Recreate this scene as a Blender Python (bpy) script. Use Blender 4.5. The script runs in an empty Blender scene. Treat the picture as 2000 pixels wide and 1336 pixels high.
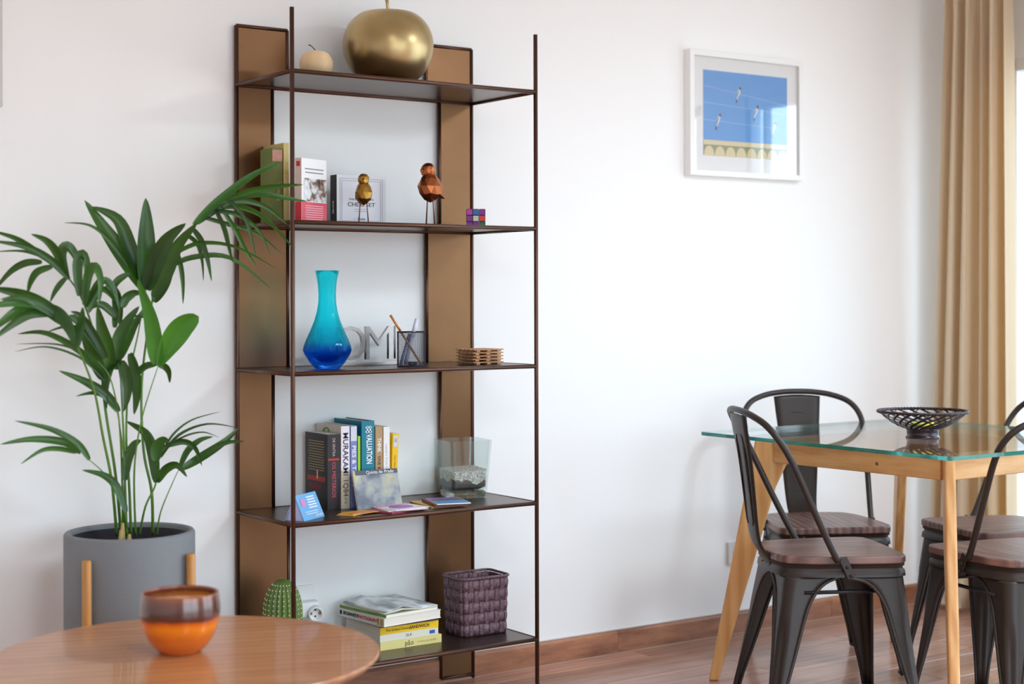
import bpy, bmesh, math, random
from mathutils import Vector, Matrix, Euler
PI = math.pi
random.seed(11)
C = bpy.context.scene.collection
sc = bpy.context.scene

# ------------------------------------------------------------ camera
# room axes: x along the back wall to the right, y into the back wall, z up (metres)
cam_d = bpy.data.cameras.new('camera')
cam = bpy.data.objects.new('camera', cam_d); C.objects.link(cam)
cam.location = (-2.7364, -4.1527, 1.1885)
fw = Vector((math.sin(math.radians(34.8367)), math.cos(math.radians(34.8367)), 0))
q = fw.to_track_quat('-Z', 'Y')
cam.rotation_euler = (q.to_matrix().to_4x4() @ Matrix.Rotation(math.radians(-0.165), 4, 'Z')).to_euler()
cam_d.sensor_width = 36.0
cam_d.lens = 36.0 * 3097.47 / 2000.0
cam_d.shift_y = -(668 - 582.32) / 2000.0
cam_d.clip_start = 0.05
cam_d.dof.use_dof = True
cam_d.dof.focus_distance = 4.55
cam_d.dof.aperture_fstop = 2.2
sc.camera = cam

# ------------------------------------------------------------ world, exposure
W = bpy.data.worlds.new('world'); sc.world = W; W.use_nodes = True
nt = W.node_tree; nt.nodes.clear()
wo = nt.nodes.new('ShaderNodeOutputWorld'); bg = nt.nodes.new('ShaderNodeBackground')
tc = nt.nodes.new('ShaderNodeTexCoord'); sp = nt.nodes.new('ShaderNodeSeparateXYZ')
rp = nt.nodes.new('ShaderNodeValToRGB')
e0, e1 = rp.color_ramp.elements
e0.position = 0.47; e0.color = (0.45, 0.48, 0.50, 1)          # ground
e1.position = 0.80; e1.color = (0.52, 0.76, 1.0, 1)           # high sky
e2 = rp.color_ramp.elements.new(0.51); e2.color = (0.68, 0.87, 1.0, 1)   # horizon haze
mz = nt.nodes.new('ShaderNodeMath'); mz.operation = 'MULTIPLY_ADD'; mz.inputs[1].default_value = .5; mz.inputs[2].default_value = .5
nt.links.new(tc.outputs['Generated'], sp.inputs[0]); nt.links.new(sp.outputs['Z'], mz.inputs[0]); nt.links.new(mz.outputs[0], rp.inputs[0])
nt.links.new(rp.outputs[0], bg.inputs['Color']); bg.inputs['Strength'].default_value = 6.0
nt.links.new(bg.outputs[0], wo.inputs[0])
sc.view_settings.view_transform = 'Standard'
sc.view_settings.look = 'None'
sc.view_settings.gamma = 1.0
sc.view_settings.use_curve_mapping = False
sc.view_settings.exposure = -0.08
sc.cycles.max_bounces = 14
sc.cycles.diffuse_bounces = 8
sc.cycles.glossy_bounces = 5
sc.cycles.transmission_bounces = 12
sc.cycles.transparent_max_bounces = 16
sc.cycles.caustics_reflective = False
sc.cycles.caustics_refractive = False
sc.cycles.sample_clamp_indirect = 6.0
sc.cycles.use_denoising = True

# unseen lamps added for even fill light (their housings are built with the ceiling)
FILL_LAMPS = [(1.1, -2.5), (-1.5, -3.3)]
for lx, ly in FILL_LAMPS:
    l = bpy.data.lights.new('added_fill_light', 'AREA'); l.shape = 'DISK'; l.size = .62; l.energy = 50 if lx > 0 else 26; l.color = (.80, .91, 1)
    lo = bpy.data.objects.new('added_fill_light', l); C.objects.link(lo); lo.location = (lx, ly, 2.455)

# ------------------------------------------------------------ helpers
def lin(h):
    h = h.lstrip('#'); r = []
    for i in (0, 2, 4):
        c = int(h[i:i+2], 16) / 255
        r.append(c/12.92 if c <= .04045 else ((c+.055)/1.055)**2.4)
    return (*r, 1)

MATS = {}
def mat(name, col, rough=.5, metal=0., bump=0., bscale=60., var=0., vscale=8., trans=0., ior=1.45, coat=0., sheen=0., spec=None):
    if name in MATS: return MATS[name]
    m = bpy.data.materials.new(name); m.use_nodes = True; n = m.node_tree.nodes; l = m.node_tree.links
    b = n['Principled BSDF']; c = lin(col) if isinstance(col, str) else col
    b.inputs['Base Color'].default_value = c; b.inputs['Roughness'].default_value = rough
    b.inputs['Metallic'].default_value = metal; b.inputs['IOR'].default_value = ior
    b.inputs['Transmission Weight'].default_value = trans; b.inputs['Coat Weight'].default_value = coat
    b.inputs['Sheen Weight'].default_value = sheen
    if spec is not None: b.inputs['Specular IOR Level'].default_value = spec
    co = n.new('ShaderNodeTexCoord')
    if var > 0:
        nz = n.new('ShaderNodeTexNoise'); nz.inputs['Scale'].default_value = vscale; nz.inputs['Detail'].default_value = 5
        hs = n.new('ShaderNodeMix'); hs.data_type = 'RGBA'
        hs.inputs['A'].default_value = tuple(x*(1-var) for x in c[:3]) + (1,)
        hs.inputs['B'].default_value = tuple(min(1, x*(1+var)) for x in c[:3]) + (1,)
        l.new(co.outputs['Object'], nz.inputs['Vector']); l.new(nz.outputs['Fac'], hs.inputs['Factor'])
        l.new(hs.outputs['Result'], b.inputs['Base Color'])
    if bump > 0:
        nb = n.new('ShaderNodeTexNoise'); nb.inputs['Scale'].default_value = bscale; nb.inputs['Detail'].default_value = 4
        bp = n.new('ShaderNodeBump'); bp.inputs['Strength'].default_value = bump; bp.inputs['Distance'].default_value = .002
        l.new(co.outputs['Object'], nb.inputs['Vector']); l.new(nb.outputs['Fac'], bp.inputs['Height']); l.new(bp.outputs['Normal'], b.inputs['Normal'])
    MATS[name] = m; return m

def wood(name, c1, c2, scale=(1, 12, 12), rough=.4, rings=3.0, coat=0., dark=None, island=False, dist=3.0, wmix=.78, axis='Y'):
    """grain runs along object X when scale=(small,big,big)"""
    if name in MATS: return MATS[name]
    m = bpy.data.materials.new(name); m.use_nodes = True; n = m.node_tree.nodes; l = m.node_tree.links
    b = n['Principled BSDF']; b.inputs['Roughness'].default_value = rough; b.inputs['Coat Weight'].default_value = coat
    co = n.new('ShaderNodeTexCoord'); mp = n.new('ShaderNodeMapping'); mp.inputs['Scale'].default_value = scale
    l.new(co.outputs['Object'], mp.inputs['Vector']); vec = mp.outputs[0]
    if island:
        oi = n.new('ShaderNodeObjectInfo'); ad = n.new('ShaderNodeVectorMath'); ad.operation = 'MULTIPLY_ADD'
        ad.inputs[1].default_value = (1, 1, 1)
        sc_ = n.new('ShaderNodeVectorMath'); sc_.operation = 'SCALE'; sc_.inputs[0].default_value = (37, 91, 53)
        l.new(oi.outputs['Random'], sc_.inputs['Scale']); l.new(vec, ad.inputs[0]); l.new(sc_.outputs[0], ad.inputs[2]); vec = ad.outputs[0]
    wv = n.new('ShaderNodeTexWave'); wv.wave_type = 'BANDS'; wv.bands_direction = axis
    wv.inputs['Scale'].default_value = rings; wv.inputs['Distortion'].default_value = dist; wv.inputs['Detail'].default_value = 3; wv.inputs['Detail Scale'].default_value = .8
    nz = n.new('ShaderNodeTexNoise'); nz.inputs['Scale'].default_value = 2.2; nz.inputs['Detail'].default_value = 8; nz.inputs['Roughness'].default_value = .65
    l.new(vec, wv.inputs['Vector']); l.new(vec, nz.inputs['Vector'])
    mx = n.new('ShaderNodeMix'); mx.data_type = 'FLOAT'; mx.inputs['Factor'].default_value = wmix
    l.new(wv.outputs['Fac'], mx.inputs['A']); l.new(nz.outputs['Fac'], mx.inputs['B'])
    r = n.new('ShaderNodeValToRGB'); e = r.color_ramp.elements
    e[0].position = .3; e[0].color = lin(c1); e[1].position = .7; e[1].color = lin(c2)
    if dark: k = r.color_ramp.elements.new(.2); k.color = lin(dark)
    l.new(mx.outputs['Result'], r.inputs[0]); col = r.outputs[0]
    if island:
        hv = n.new('ShaderNodeHueSaturation'); mr = n.new('ShaderNodeMapRange')
        mr.inputs['To Min'].default_value = .78; mr.inputs['To Max'].default_value = 1.2
        l.new(oi.outputs['Random'], mr.inputs['Value']); l.new(mr.outputs[0], hv.inputs['Value']); l.new(col, hv.inputs['Color']); col = hv.outputs[0]
    l.new(col, b.inputs['Base Color'])
    bp = n.new('ShaderNodeBump'); bp.inputs['Strength'].default_value = .15; bp.inputs['Distance'].default_value = .001
    l.new(mx.outputs['Result'], bp.inputs['Height']); l.new(bp.outputs['Normal'], b.inputs['Normal'])
    MATS[name] = m; return m

class MB:
    def __init__(s): s.v = []; s.f = []; s.m = []; s.cur = 0; s.sm = []; s.smooth = False
    def face(s, idx): s.f.append(tuple(idx)); s.m.append(s.cur); s.sm.append(s.smooth)
    def box(s, c, d, M=None):
        n = len(s.v); x, y, z = d[0]/2, d[1]/2, d[2]/2
        for i in (-1, 1):
            for j in (-1, 1):
                for k in (-1, 1):
                    p = Vector((i*x, j*y, k*z))
                    if M is not None: p = M @ p
                    s.v.append(tuple(p + Vector(c)))
        sm = s.smooth; s.smooth = False
        for q_ in ((0,1,3,2),(4,6,7,5),(0,4,5,1),(2,3,7,6),(0,2,6,4),(1,5,7,3)): s.face([n+a for a in q_])
        s.smooth = sm; return s
    def b2(s, x0, x1, y0, y1, z0, z1):
        return s.box(((x0+x1)/2, (y0+y1)/2, (z0+z1)/2), (abs(x1-x0), abs(y1-y0), abs(z1-z0)))
    def tube(s, pts, r, n=10, closed=False, cap=True, flat=1.0, up=None):
        P = [Vector(p) for p in pts]; N = len(P); R = r if isinstance(r, (list, tuple)) else [r]*N
        s.smooth = True; base = len(s.v); prev = None
        for i in range(N):
            if closed: t = P[(i+1) % N] - P[i-1]
            else: t = P[min(i+1, N-1)] - P[max(i-1, 0)]
            t.normalize()
            if prev is None:
                a = Vector(up) if up is not None else (Vector((0, 0, 1)) if abs(t.z) < .9 else Vector((0, 1, 0)))
                u = (a - t*a.dot(t)).normalized()
            else: u = (prev - t*prev.dot(t)).normalized()
            prev = u; w = t.cross(u)
            for k in range(n):
                a = 2*PI*k/n
                s.v.append(tuple(P[i] + u*math.cos(a)*R[i]*flat + w*math.sin(a)*R[i]))
        M = N if closed else N-1
        for i in range(M):
            for k in range(n):
                a = base+i*n+k; b = base+i*n+(k+1) % n; c = base+((i+1) % N)*n+(k+1) % n; d = base+((i+1) % N)*n+k
                s.face((a, b, c, d))
        if cap and not closed:
            s.smooth = False
            s.face([base+k for k in reversed(range(n))]); s.face([base+(N-1)*n+k for k in range(n)])
        s.smooth = False; return s
    def lathe(s, prof, n=40, c=(0, 0, 0), closed=False, fn=None, smooth=True):
        """prof: list of (r,z); closed joins last to first"""
        base = len(s.v); N = len(prof); s.smooth = smooth
        for (r, z) in prof:
            for k in range(n):
                a = 2*PI*k/n; rr = r if fn is None else r*fn(a, z)
                s.v.append((c[0]+rr*math.cos(a), c[1]+rr*math.sin(a), c[2]+z))
        for i in range(N if closed else N-1):
            for k in range(n):
                j = (i+1) % N
                s.face((base+i*n+k, base+i*n+(k+1) % n, base+j*n+(k+1) % n, base+j*n+k))
        if not closed:
            s.face([base+k for k in reversed(range(n))]); s.face([base+(N-1)*n+k for k in range(n)])
        s.smooth = False; return s
    def prism(s, poly, z0, z1, M=None):
        n = len(poly); b = len(s.v)
        for z in (z0, z1):
            for p in poly:
                q_ = Vector((p[0], p[1], z))
                if M is not None: q_ = M @ q_
                s.v.append(tuple(q_))
        s.face([b+i for i in reversed(range(n))]); s.face([b+n+i for i in range(n)])
        for i in range(n): s.face((b+i, b+(i+1) % n, b+n+(i+1) % n, b+n+i))
        return s
    def grid(s, rows, smooth=True, double=False):
        b = len(s.v); n = len(rows[0]); s.smooth = smooth
        for r in rows: s.v.extend(tuple(p) for p in r)
        for i in range(len(rows)-1):
            for j in range(n-1): s.face((b+i*n+j, b+i*n+j+1, b+(i+1)*n+j+1, b+(i+1)*n+j))
        s.smooth = False; return s
    def sphere(s, c, r, n=12, m=8, sz=1.0):
        pr = [(max(1e-4, r*math.sin(PI*i/m)), -r*math.cos(PI*i/m)*sz) for i in range(m+1)]
        return s.lathe(pr, n, c)
    def obj(s, name, mats, parent=None, bevel=0., solid=0., seg=2, sub=0):
        me = bpy.data.meshes.new(name); me.from_pydata([tuple(p) for p in s.v], [], s.f)
        for m in (mats if isinstance(mats, (list, tuple)) else [mats]): me.materials.append(m)
        me.polygons.foreach_set('material_index', s.m); me.polygons.foreach_set('use_smooth', s.sm); me.update()
        o = bpy.data.objects.new(name, me); C.objects.link(o)
        if parent is not None: o.parent = parent
        if solid: a = o.modifiers.new('solid', 'SOLIDIFY'); a.thickness = solid; a.offset = 0
        if sub: a = o.modifiers.new('sub', 'SUBSURF'); a.levels = sub; a.render_levels = sub
        if bevel:
            a = o.modifiers.new('bevel', 'BEVEL'); a.width = bevel; a.segments = seg; a.limit_method = 'ANGLE'; a.angle_limit = .6
        return o

def crom(pts, n=8, closed=False):
    P = [Vector(p) for p in pts]; out = []; N = len(P)
    for i in range(N if closed else N-1):
        if closed: a, b, c, d = P[i-1], P[i], P[(i+1) % N], P[(i+2) % N]
        else: a, b, c, d = P[max(i-1, 0)], P[i], P[i+1], P[min(i+2, N-1)]
        for k in range(n):
            t = k/n
            out.append(.5*((2*b)+(c-a)*t+(2*a-5*b+4*c-d)*t*t+(3*b-a-3*c+d)*t**3))
    if not closed: out.append(P[-1])
    return out

def tag(o, label, cat, group=None, kind=None):
    if label: o['label'] = label
    if cat: o['category'] = cat
    if group: o['group'] = group
    if kind: o['kind'] = kind
    return o
def thing(name, label, cat, loc=(0, 0, 0), rot=(0, 0, 0), group=None):
    o = bpy.data.objects.new(name, None); C.objects.link(o); o.empty_display_size = .05
    o.location = loc; o.rotation_euler = rot if isinstance(rot, tuple) else (0, 0, rot)
    return tag(o, label, cat, group)
def struct(o): o['kind'] = 'structure'; return o
def copy_tree(o, parent=None):
    c = o.copy(); C.objects.link(c); c.parent = parent
    for ch in list(o.children): copy_tree(ch, c)
    return c
def text(s, size, m, parent, M, ext=.0003, name='lettering', align='CENTER', sx=1.0, bold=0., fit=None):
    cu = bpy.data.curves.new('t', 'FONT'); cu.body = s; cu.size = size; cu.align_x = align; cu.align_y = 'CENTER'
    cu.extrude = ext; cu.offset = bold; cu.resolution_u = 3
    to = bpy.data.objects.new('t', cu); C.objects.link(to)
    me = bpy.data.meshes.new_from_object(to.evaluated_get(bpy.context.evaluated_depsgraph_get()))
    bpy.data.objects.remove(to); bpy.data.curves.remove(cu)
    if fit:
        xs = [v.co.x for v in me.vertices]; sx = fit/(max(xs)-min(xs))
    me.transform(M @ Matrix.Diagonal((sx, 1, 1, 1))); me.materials.clear(); me.materials.append(m); me.name = name
    o = bpy.data.objects.new(name, me); C.objects.link(o); o.parent = parent
    return o
def axes(X, Y, loc):
    X = Vector(X).normalized(); Y = Vector(Y).normalized(); Z = X.cross(Y)
    M = Matrix((X, Y, Z)).transposed().to_4x4(); M.translation = Vector(loc); return M
FRONT = lambda x, y, z: axes((1, 0, 0), (0, 0, 1), (x, y, z))       # reads facing -y
DOWN = lambda x, y, z: axes((0, 0, -1), (1, 0, 0), (x, y, z))       # top-to-bottom, facing -y

# ------------------------------------------------------------ materials
WALL = mat('wall_paint', '#f6f6f5', .75, bump=.05, bscale=180)
CEIL = mat('ceiling_paint', '#fafaf9', .8)
WHITE = mat('white_lacquer', '#f2f2f0', .35)
FRAMEW = mat('window_frame_white', '#eeeeee', .4)
BRONZE = mat('bronze_tube', '#5d4134', .36, .75, var=.12, vscale=20)
PANEL = mat('bronze_panel', '#755439', .36, .85, bump=.08, bscale=25, var=.22, vscale=6)
PLATE = mat('bronze_shelf_plate', '#5b4b40', .3, .85, bump=.04, bscale=30, var=.15, vscale=8)
GUN = mat('gunmetal_paint', '#332a25', .40, .25, bump=.05, bscale=200)
BLACK = mat('black_plastic', '#17161a', .4)
PLANK = wood('laminate_plank', '#a47562', '#cda18c', (1.0, 9, 9), .27, rings=1.0, wmix=.94, dark='#7c5142', island=True, coat=.25)
BASEB = wood('baseboard_wood', '#7c4e3c', '#b8805f', (2.6, 12, 12), .4, rings=1.0, wmix=1.0, dark='#5c3a2c', island=True)
ASH = wood('oak_table_wood', '#c48a4c', '#e0ae72', (2.2, 16, 16), .42, rings=1.3, dist=5)
ASHV = wood('oak_leg_wood', '#c48a4c', '#e0ae72', (15, 15, .9), .42, rings=.8, dist=3, axis='X', wmix=.8)
SEATW = wood('dark_elm_seat', '#4a332e', '#8c6a61', (13, 1.8, 4), .36, rings=1.0, dark='#231512', dist=6, wmix=.76, axis='X')
TABLEW = wood('walnut_tabletop', '#a3683e', '#c48a5a', (1.5, 9, 9), .3, rings=.9, coat=.2)
def thinglass(name, tint=(1, 1, 1, 1), refl=1.0):
    m = bpy.data.materials.new(name); m.use_nodes = True; n = m.node_tree.nodes; l = m.node_tree.links; n.clear()
    o = n.new('ShaderNodeOutputMaterial'); t = n.new('ShaderNodeBsdfTransparent'); t.inputs[0].default_value = tint
    g = n.new('ShaderNodeBsdfGlossy'); g.inputs['Roughness'].default_value = .01
    f = n.new('ShaderNodeLayerWeight'); f.inputs['Blend'].default_value = .5
    pw = n.new('ShaderNodeMath'); pw.operation = 'POWER'; pw.inputs[1].default_value = 5.0; l.new(f.outputs['Facing'], pw.inputs[0])
    mu = n.new('ShaderNodeMath'); mu.operation = 'MULTIPLY_ADD'; mu.inputs[1].default_value = .9; mu.inputs[2].default_value = .045*refl
    x = n.new('ShaderNodeMixShader'); l.new(pw.outputs[0], mu.inputs[0]); l.new(mu.outputs[0], x.inputs[0]); l.new(t.outputs[0], x.inputs[1]); l.new(g.outputs[0], x.inputs[2]); l.new(x.outputs[0], o.inputs[0])
    return m
def tinted(name, base, mixf, rough=.01, refl=1.0):
    """clear tinted glass: part straight-through, part refracting body of the principled material"""
    m = base; n = m.node_tree.nodes; l = m.node_tree.links; b = n['Principled BSDF']
    t = n.new('ShaderNodeBsdfTransparent'); x = n.new('ShaderNodeMixShader'); x.inputs[0].default_value = mixf
    if b.inputs['Base Color'].links: l.new(b.inputs['Base Color'].links[0].from_socket, t.inputs[0])
    else: t.inputs[0].default_value = b.inputs['Base Color'].default_value
    l.new(t.outputs[0], x.inputs[1]); l.new(b.outputs[0], x.inputs[2]); l.new(x.outputs[0], n['Material Output'].inputs[0]); return m
PANE = thinglass('window_pane_glass')
PICGLASS = thinglass('picture_glass', refl=2.4)

# ------------------------------------------------------------ setting
XR, YB, YF, XL, ZC = 2.24, 0.014, -5.6, -4.2, 2.55
struct(MB().b2(XL-.2, XR+.3, YB, YB+.15, -.1, ZC+.1).obj('wall_back', WALL))
struct(MB().b2(XL-.15, XL, YF, YB, -.1, ZC+.1).obj('wall_left', WALL))
FW = (-2.6, 1.2)
struct(MB().b2(XL-.2, FW[0], YF-.15, YF, -.1, ZC+.1).b2(FW[1], XR+.3, YF-.15, YF, -.1, ZC+.1).b2(FW[0], FW[1], YF-.15, YF, 2.09, ZC+.1).b2(FW[0], FW[1], YF-.15, YF, -.1, .015).obj('wall_front', WALL))
struct(MB().b2(XL-.15, XR+.3, YF-.1, YB+.1, ZC, ZC+.15).obj('ceiling', CEIL))
for lx, ly in FILL_LAMPS:
    t = thing('added_fill_lamp', 'added round white fill lamp out of view, %s' % ('over the dining end' if lx > 0 else 'over the coffee table'), 'ceiling lamp', (lx, ly, 2.46))
    MB().lathe([(.001, .088), (.34, .088), (.34, .0), (.325, .0), (.325, .07), (.001, .07)], 48, smooth=False).obj('fill_lamp_housing', WHITE, t)  # made-up housing for the added fill lamp, out of view
# right wall with two tall openings
OP = [(-1.165, -.28), (-4.4, -1.46)]; ZT = 2.09
w = MB()
w.b2(XR, XR+.10, OP[0][1], YB, -.1, ZC+.1); w.b2(XR, XR+.10, OP[1][1], OP[0][0], -.1, ZC+.1)
w.b2(XR, XR+.10, YF, OP[1][0], -.1, ZC+.1)
for a, b in OP: w.b2(XR, XR+.10, a, b, ZT, ZC+.1); w.b2(XR, XR+.10, a, b, -.1, .015)
struct(w.obj('wall_right', WALL))
for i, (a, b) in enumerate(OP):
    r = struct(bpy.data.objects.new('window_%d' % (i+1), None)); C.objects.link(r); r.location = (XR+.045, (a+b)/2, 0)
    h = (b-a)/2; n = 1 if i == 0 else 2
    f = MB(); f.b2(-.03, .03, -h, -h+(.02 if n == 1 else .05), .015, ZT); f.b2(-.04, .04, h-.05, h, .015, ZT); f.b2(-.04, .04, -h, h, ZT-.05, ZT); f.b2(-.04, .04, -h, h, .015, .07)
    if n == 1: f.b2(-.02, .02, -h+.085, -h+.103, .04, ZT-.02)
    if n == 2: f.b2(-.04, .04, -.035, .035, .07, ZT-.05)
    f.obj('window_frame', FRAMEW, r, bevel=.003)
    for k in range(n):
        y0 = -h+.01 if k == 0 else .035; y1 = h-.05 if (k == n-1) else -.035
        MB().b2(-.003, .003, y0, y1, .07, ZT-.05).obj('pane', PANE, r)
    l = bpy.data.lights.new('window_portal', 'AREA'); l.shape = 'RECTANGLE'; l.size = b-a; l.size_y = ZT-.02; l.cycles.is_portal = True
    lo = bpy.data.objects.new('window_portal', l); C.objects.link(lo); lo.location = (XR+.12, (a+b)/2, ZT/2)
    lo.rotation_euler = Vector((-1, 0, 0)).to_track_quat('-Z', 'Z').to_euler()
r = struct(bpy.data.objects.new('window_3', None)); C.objects.link(r); r.location = ((FW[0]+FW[1])/2, YF-.08, 0)  # unseen window added behind the camera, widened for frontal fill light
h = (FW[1]-FW[0])/2; f = MB(); f.b2(-h, -h+.05, -.04, .04, .015, ZT).b2(h-.05, h, -.04, .04, .015, ZT).b2(-h, h, -.04, .04, ZT-.05, ZT).b2(-h, h, -.04, .04, .015, .07).b2(-.035, .035, -.04, .04, .07, ZT-.05)
f.obj('window_frame', FRAMEW, r, bevel=.003)
for a, b in ((-h+.05, -.035), (.035, h-.05)): MB().b2(a, b, -.003, .003, .07, ZT-.05).obj('pane', PANE, r)
l = bpy.data.lights.new('window_portal', 'AREA'); l.shape = 'RECTANGLE'; l.size = 2*h; l.size_y = ZT-.02; l.cycles.is_portal = True
lo = bpy.data.objects.new('window_portal', l); C.objects.link(lo); lo.location = ((FW[0]+FW[1])/2, YF-.16, ZT/2); lo.rotation_euler = (PI/2, 0, 0)
# balcony slab outside the doors
struct(MB().b2(XR+.3, XR+2.3, YF, 1.0, -.25, -.02).obj('balcony_floor', mat('balcony_tile', '#cfc8bd', .7)))

# floor: sub-slab and laminate planks, long side along x
fl = struct(MB().b2(XL, XR, YF, YB, -.12, -.0030).obj('floor', mat('gap_glint_underlay', '#c4a08c', .6)))  # pale colour in the gaps stands in for light caught on plank bevels
PW, PL = .193, 1.285
plank_cache = {}
row = 0; y1 = YB
while y1 > YF:
    wdt = .118 if row == 0 else PW; y0 = max(YF, y1-wdt)
    x = XL - [0.30, .86, .12, .62, 1.04, .40][row % 6]
    while x < XR:
        a, b = max(x, XL), min(x+PL, XR)
        if b-a > .02:
            key = (round(b-a, 3), round(y1-y0, 3))
            if key not in plank_cache:
                hw, hd = (b-a)/2-.0008, (y1-y0)/2-.0010; e = .0016
                m_ = MB(); n0 = 0
                for (hx, hy, z) in ((hw, hd, -.0030), (hw, hd, -.0012), (hw-e, hd-e, 0)):
                    m_.v += [(-hx, -hy, z), (hx, -hy, z), (hx, hy, z), (-hx, hy, z)]
                m_.face((3, 2, 1, 0)); m_.face((8, 9, 10, 11))
                for t in (0, 4):
                    for k in range(4): m_.face((t+k, t+(k+1) % 4, t+4+(k+1) % 4, t+4+k))
                o = m_.obj('plank', PLANK, fl); plank_cache[key] = o.data
            else:
                o = bpy.data.objects.new('plank', plank_cache[key]); C.objects.link(o); o.parent = fl
            o.location = ((a+b)/2, (y0+y1)/2, 0)
        x += PL
    y1 = y0; row += 1

# baseboards: lengths of the same laminate with a caulk line on top
def baseboard(name, segs, along='x'):
    r = struct(bpy.data.objects.new(name, None)); C.objects.link(r)
    for a, b in segs:
        m_ = MB(); L = b-a
        m_.v += []
        prof = [(0, 0), (-.014, 0), (-.014, .066), (-.010, .073), (0, .076)]
        n_ = len(prof); 
        for xx in (-L/2+.0006, L/2-.0006): m_.v += [(xx, p[0], p[1]) for p in prof]
        m_.face(list(range(n_))); m_.face([n_+k for k in reversed(range(n_))])
        for k in range(n_): m_.face((k, n_+k, n_+(k+1) % n_, (k+1) % n_))
        o = m_.obj('baseboard_board', BASEB, r)
        if along == 'x': o.location = ((a+b)/2, YB, 0)
        elif along == 'yr': o.location = (XR, (a+b)/2, 0); o.rotation_euler = (0, 0, -PI/2)
        else: o.location = (XL, (a+b)/2, 0); o.rotation_euler = (0, 0, PI/2)
    return r
bb = baseboard('baseboard_back', [(-4.2, -2.95), (-2.95, -1.92), (-1.92, -.66), (-.66, .582), (.582, 1.594), (1.594, 2.226)])
MB().b2(XL, XR-.014, YB-.004, YB, .0755, .0785).obj('caulk_line', mat('caulk', '#d8d2cc', .6), bb)
MB().b2(XL, XR-.014, YB-.0175, YB-.0135, 0, .0022).obj('caulk_line', mat('caulk_floor', '#b59c88', .6), bb)
baseboard('baseboard_right', [(-.27, 0)], 'yr'); baseboard('baseboard_left', [(-5.6, -3), (-3, 0)], 'yl')
# ------------------------------------------------------------ shelving unit
SH = thing('shelving_unit', 'tall open bronze metal shelving unit with five shelves against the white wall', 'shelf', (0, 0, 0))
ZS = [1.7975, 1.3933, .9869, .5823, .1801]; SD = .3458; TR = .0062
for x in (-.8, 0):
    MB().tube([(x, -SD, 0), (x, -SD, 1.967)], TR, 12).obj('post', BRONZE, SH)
    MB().tube([(x, 0, 0), (x, 0, 1.967)], TR, 12).obj('post', BRONZE, SH)
for z in ZS:
    f = MB()
    f.tube([(-.8, -SD, z), (0, -SD, z)], TR, 10); f.tube([(-.8, 0, z), (0, 0, z)], TR, 10)
    f.tube([(-.8, -SD, z), (-.8, 0, z)], TR, 10); f.tube([(0, -SD, z), (0, 0, z)], TR, 10)
    fo = f.obj('shelf_rail', BRONZE, SH)
    MB().b2(-.797, -.003, -SD+.004, -.004, z+.001, z+.0045).obj('shelf_plate', PLATE, SH)
# alternating wide and narrow back panels, each edged with tube
lev = [1.967] + ZS + [.012]
for k in range(6):
    zt, zb = lev[k], lev[k+1]; wd = .166 if k in (0, 2, 4) else .118
    for s in (0, 1):
        xi = -.8 + (wd-.006) if s == 0 else -wd; xo = -.8 if s == 0 else 0
        MB().b2(min(xi, xo), max(xi, xo), -.0015, .0015, zb+.004, zt-.004).obj('back_panel', PANEL, SH)
        e = MB(); e.tube([(xi, 0, zb), (xi, 0, zt)], TR*.92, 10)
        if k == 0: e.tube([(xi, 0, zt), (xo, 0, zt)], TR*.92, 10)
        if k == 5: e.tube([(xi, 0, zb), (xo, 0, zb)], TR*.92, 10)
        e.obj('panel_edge_tube', BRONZE, SH)
T1, T2, T3, T4, T5 = [z+.0046 for z in ZS]          # resting heights of the five plates (tubes stand a little proud)

# ---- gold apple and small wooden apple on top
def apple_prof(R, H, n=26, dent=.1, foot=.42):
    p = []
    for i in range(n+1):
        t = i/n; a = PI*t
        r = math.sin(a)**.78
        z = .5-.5*math.cos(a)
        r *= 1 - .10*(1-z)**1.5 - .02*z
        z2 = z
        if r < .55 and z > .5: z2 = z - dent*(1-(r/.55))**1.2
        if r < .5 and z < .5: z2 = z + .0
        p.append((max(r*R, .0006), z2*H))
    return p
GOLD = bpy.data.materials.new('brushed_gold'); GOLD.use_nodes = True
_n = GOLD.node_tree.nodes; _l = GOLD.node_tree.links; _b = _n['Principled BSDF']
_b.inputs['Metallic'].default_value = 1; _b.inputs['Roughness'].default_value = .3
_c = _n.new('ShaderNodeTexCoord'); _z = _n.new('ShaderNodeTexNoise'); _z.inputs['Scale'].default_value = 5; _z.inputs['Detail'].default_value = 6
_r = _n.new('ShaderNodeValToRGB'); _r.color_ramp.elements[0].position = .3; _r.color_ramp.elements[0].color = lin('#a08a5c'); _r.color_ramp.elements[1].position = .68; _r.color_ramp.elements[1].color = lin('#cdb688')
_l.new(_c.outputs['Object'], _z.inputs['Vector']); _l.new(_z.outputs['Fac'], _r.inputs[0]); _l.new(_r.outputs[0], _b.inputs['Base Color'])
_m = _n.new('ShaderNodeMapRange'); _m.inputs['To Min'].default_value = .24; _m.inputs['To Max'].default_value = .42
_l.new(_z.outputs['Fac'], _m.inputs['Value']); _l.new(_m.outputs[0], _b.inputs['Roughness'])
ga = thing('gold_apple', 'large brushed gold metal apple on the top shelf of the bronze unit', 'ornament', (-.400, -.17, T1))
MB().lathe(apple_prof(.138, .228, 30, dent=.13), 64).obj('apple_body', GOLD, ga)
MB().tube([(0, 0, .185), (.0, 0, .215), (-.002, 0, .24), (-.006, 0, .262)], [.006, .0045, .0045, .006], 10).obj('stem', GOLD, ga)
wa = thing('wooden_apple', 'small pale wooden apple beside the big gold apple on the top shelf', 'ornament', (-.645, -.19, T1))
MB().lathe(apple_prof(.049, .083, 24, dent=.1), 40).obj('apple_body', wood('pale_wood', '#dcb888', '#edd0a4', (9, 9, .8), .45, rings=.6, wmix=1.0), wa)
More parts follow.
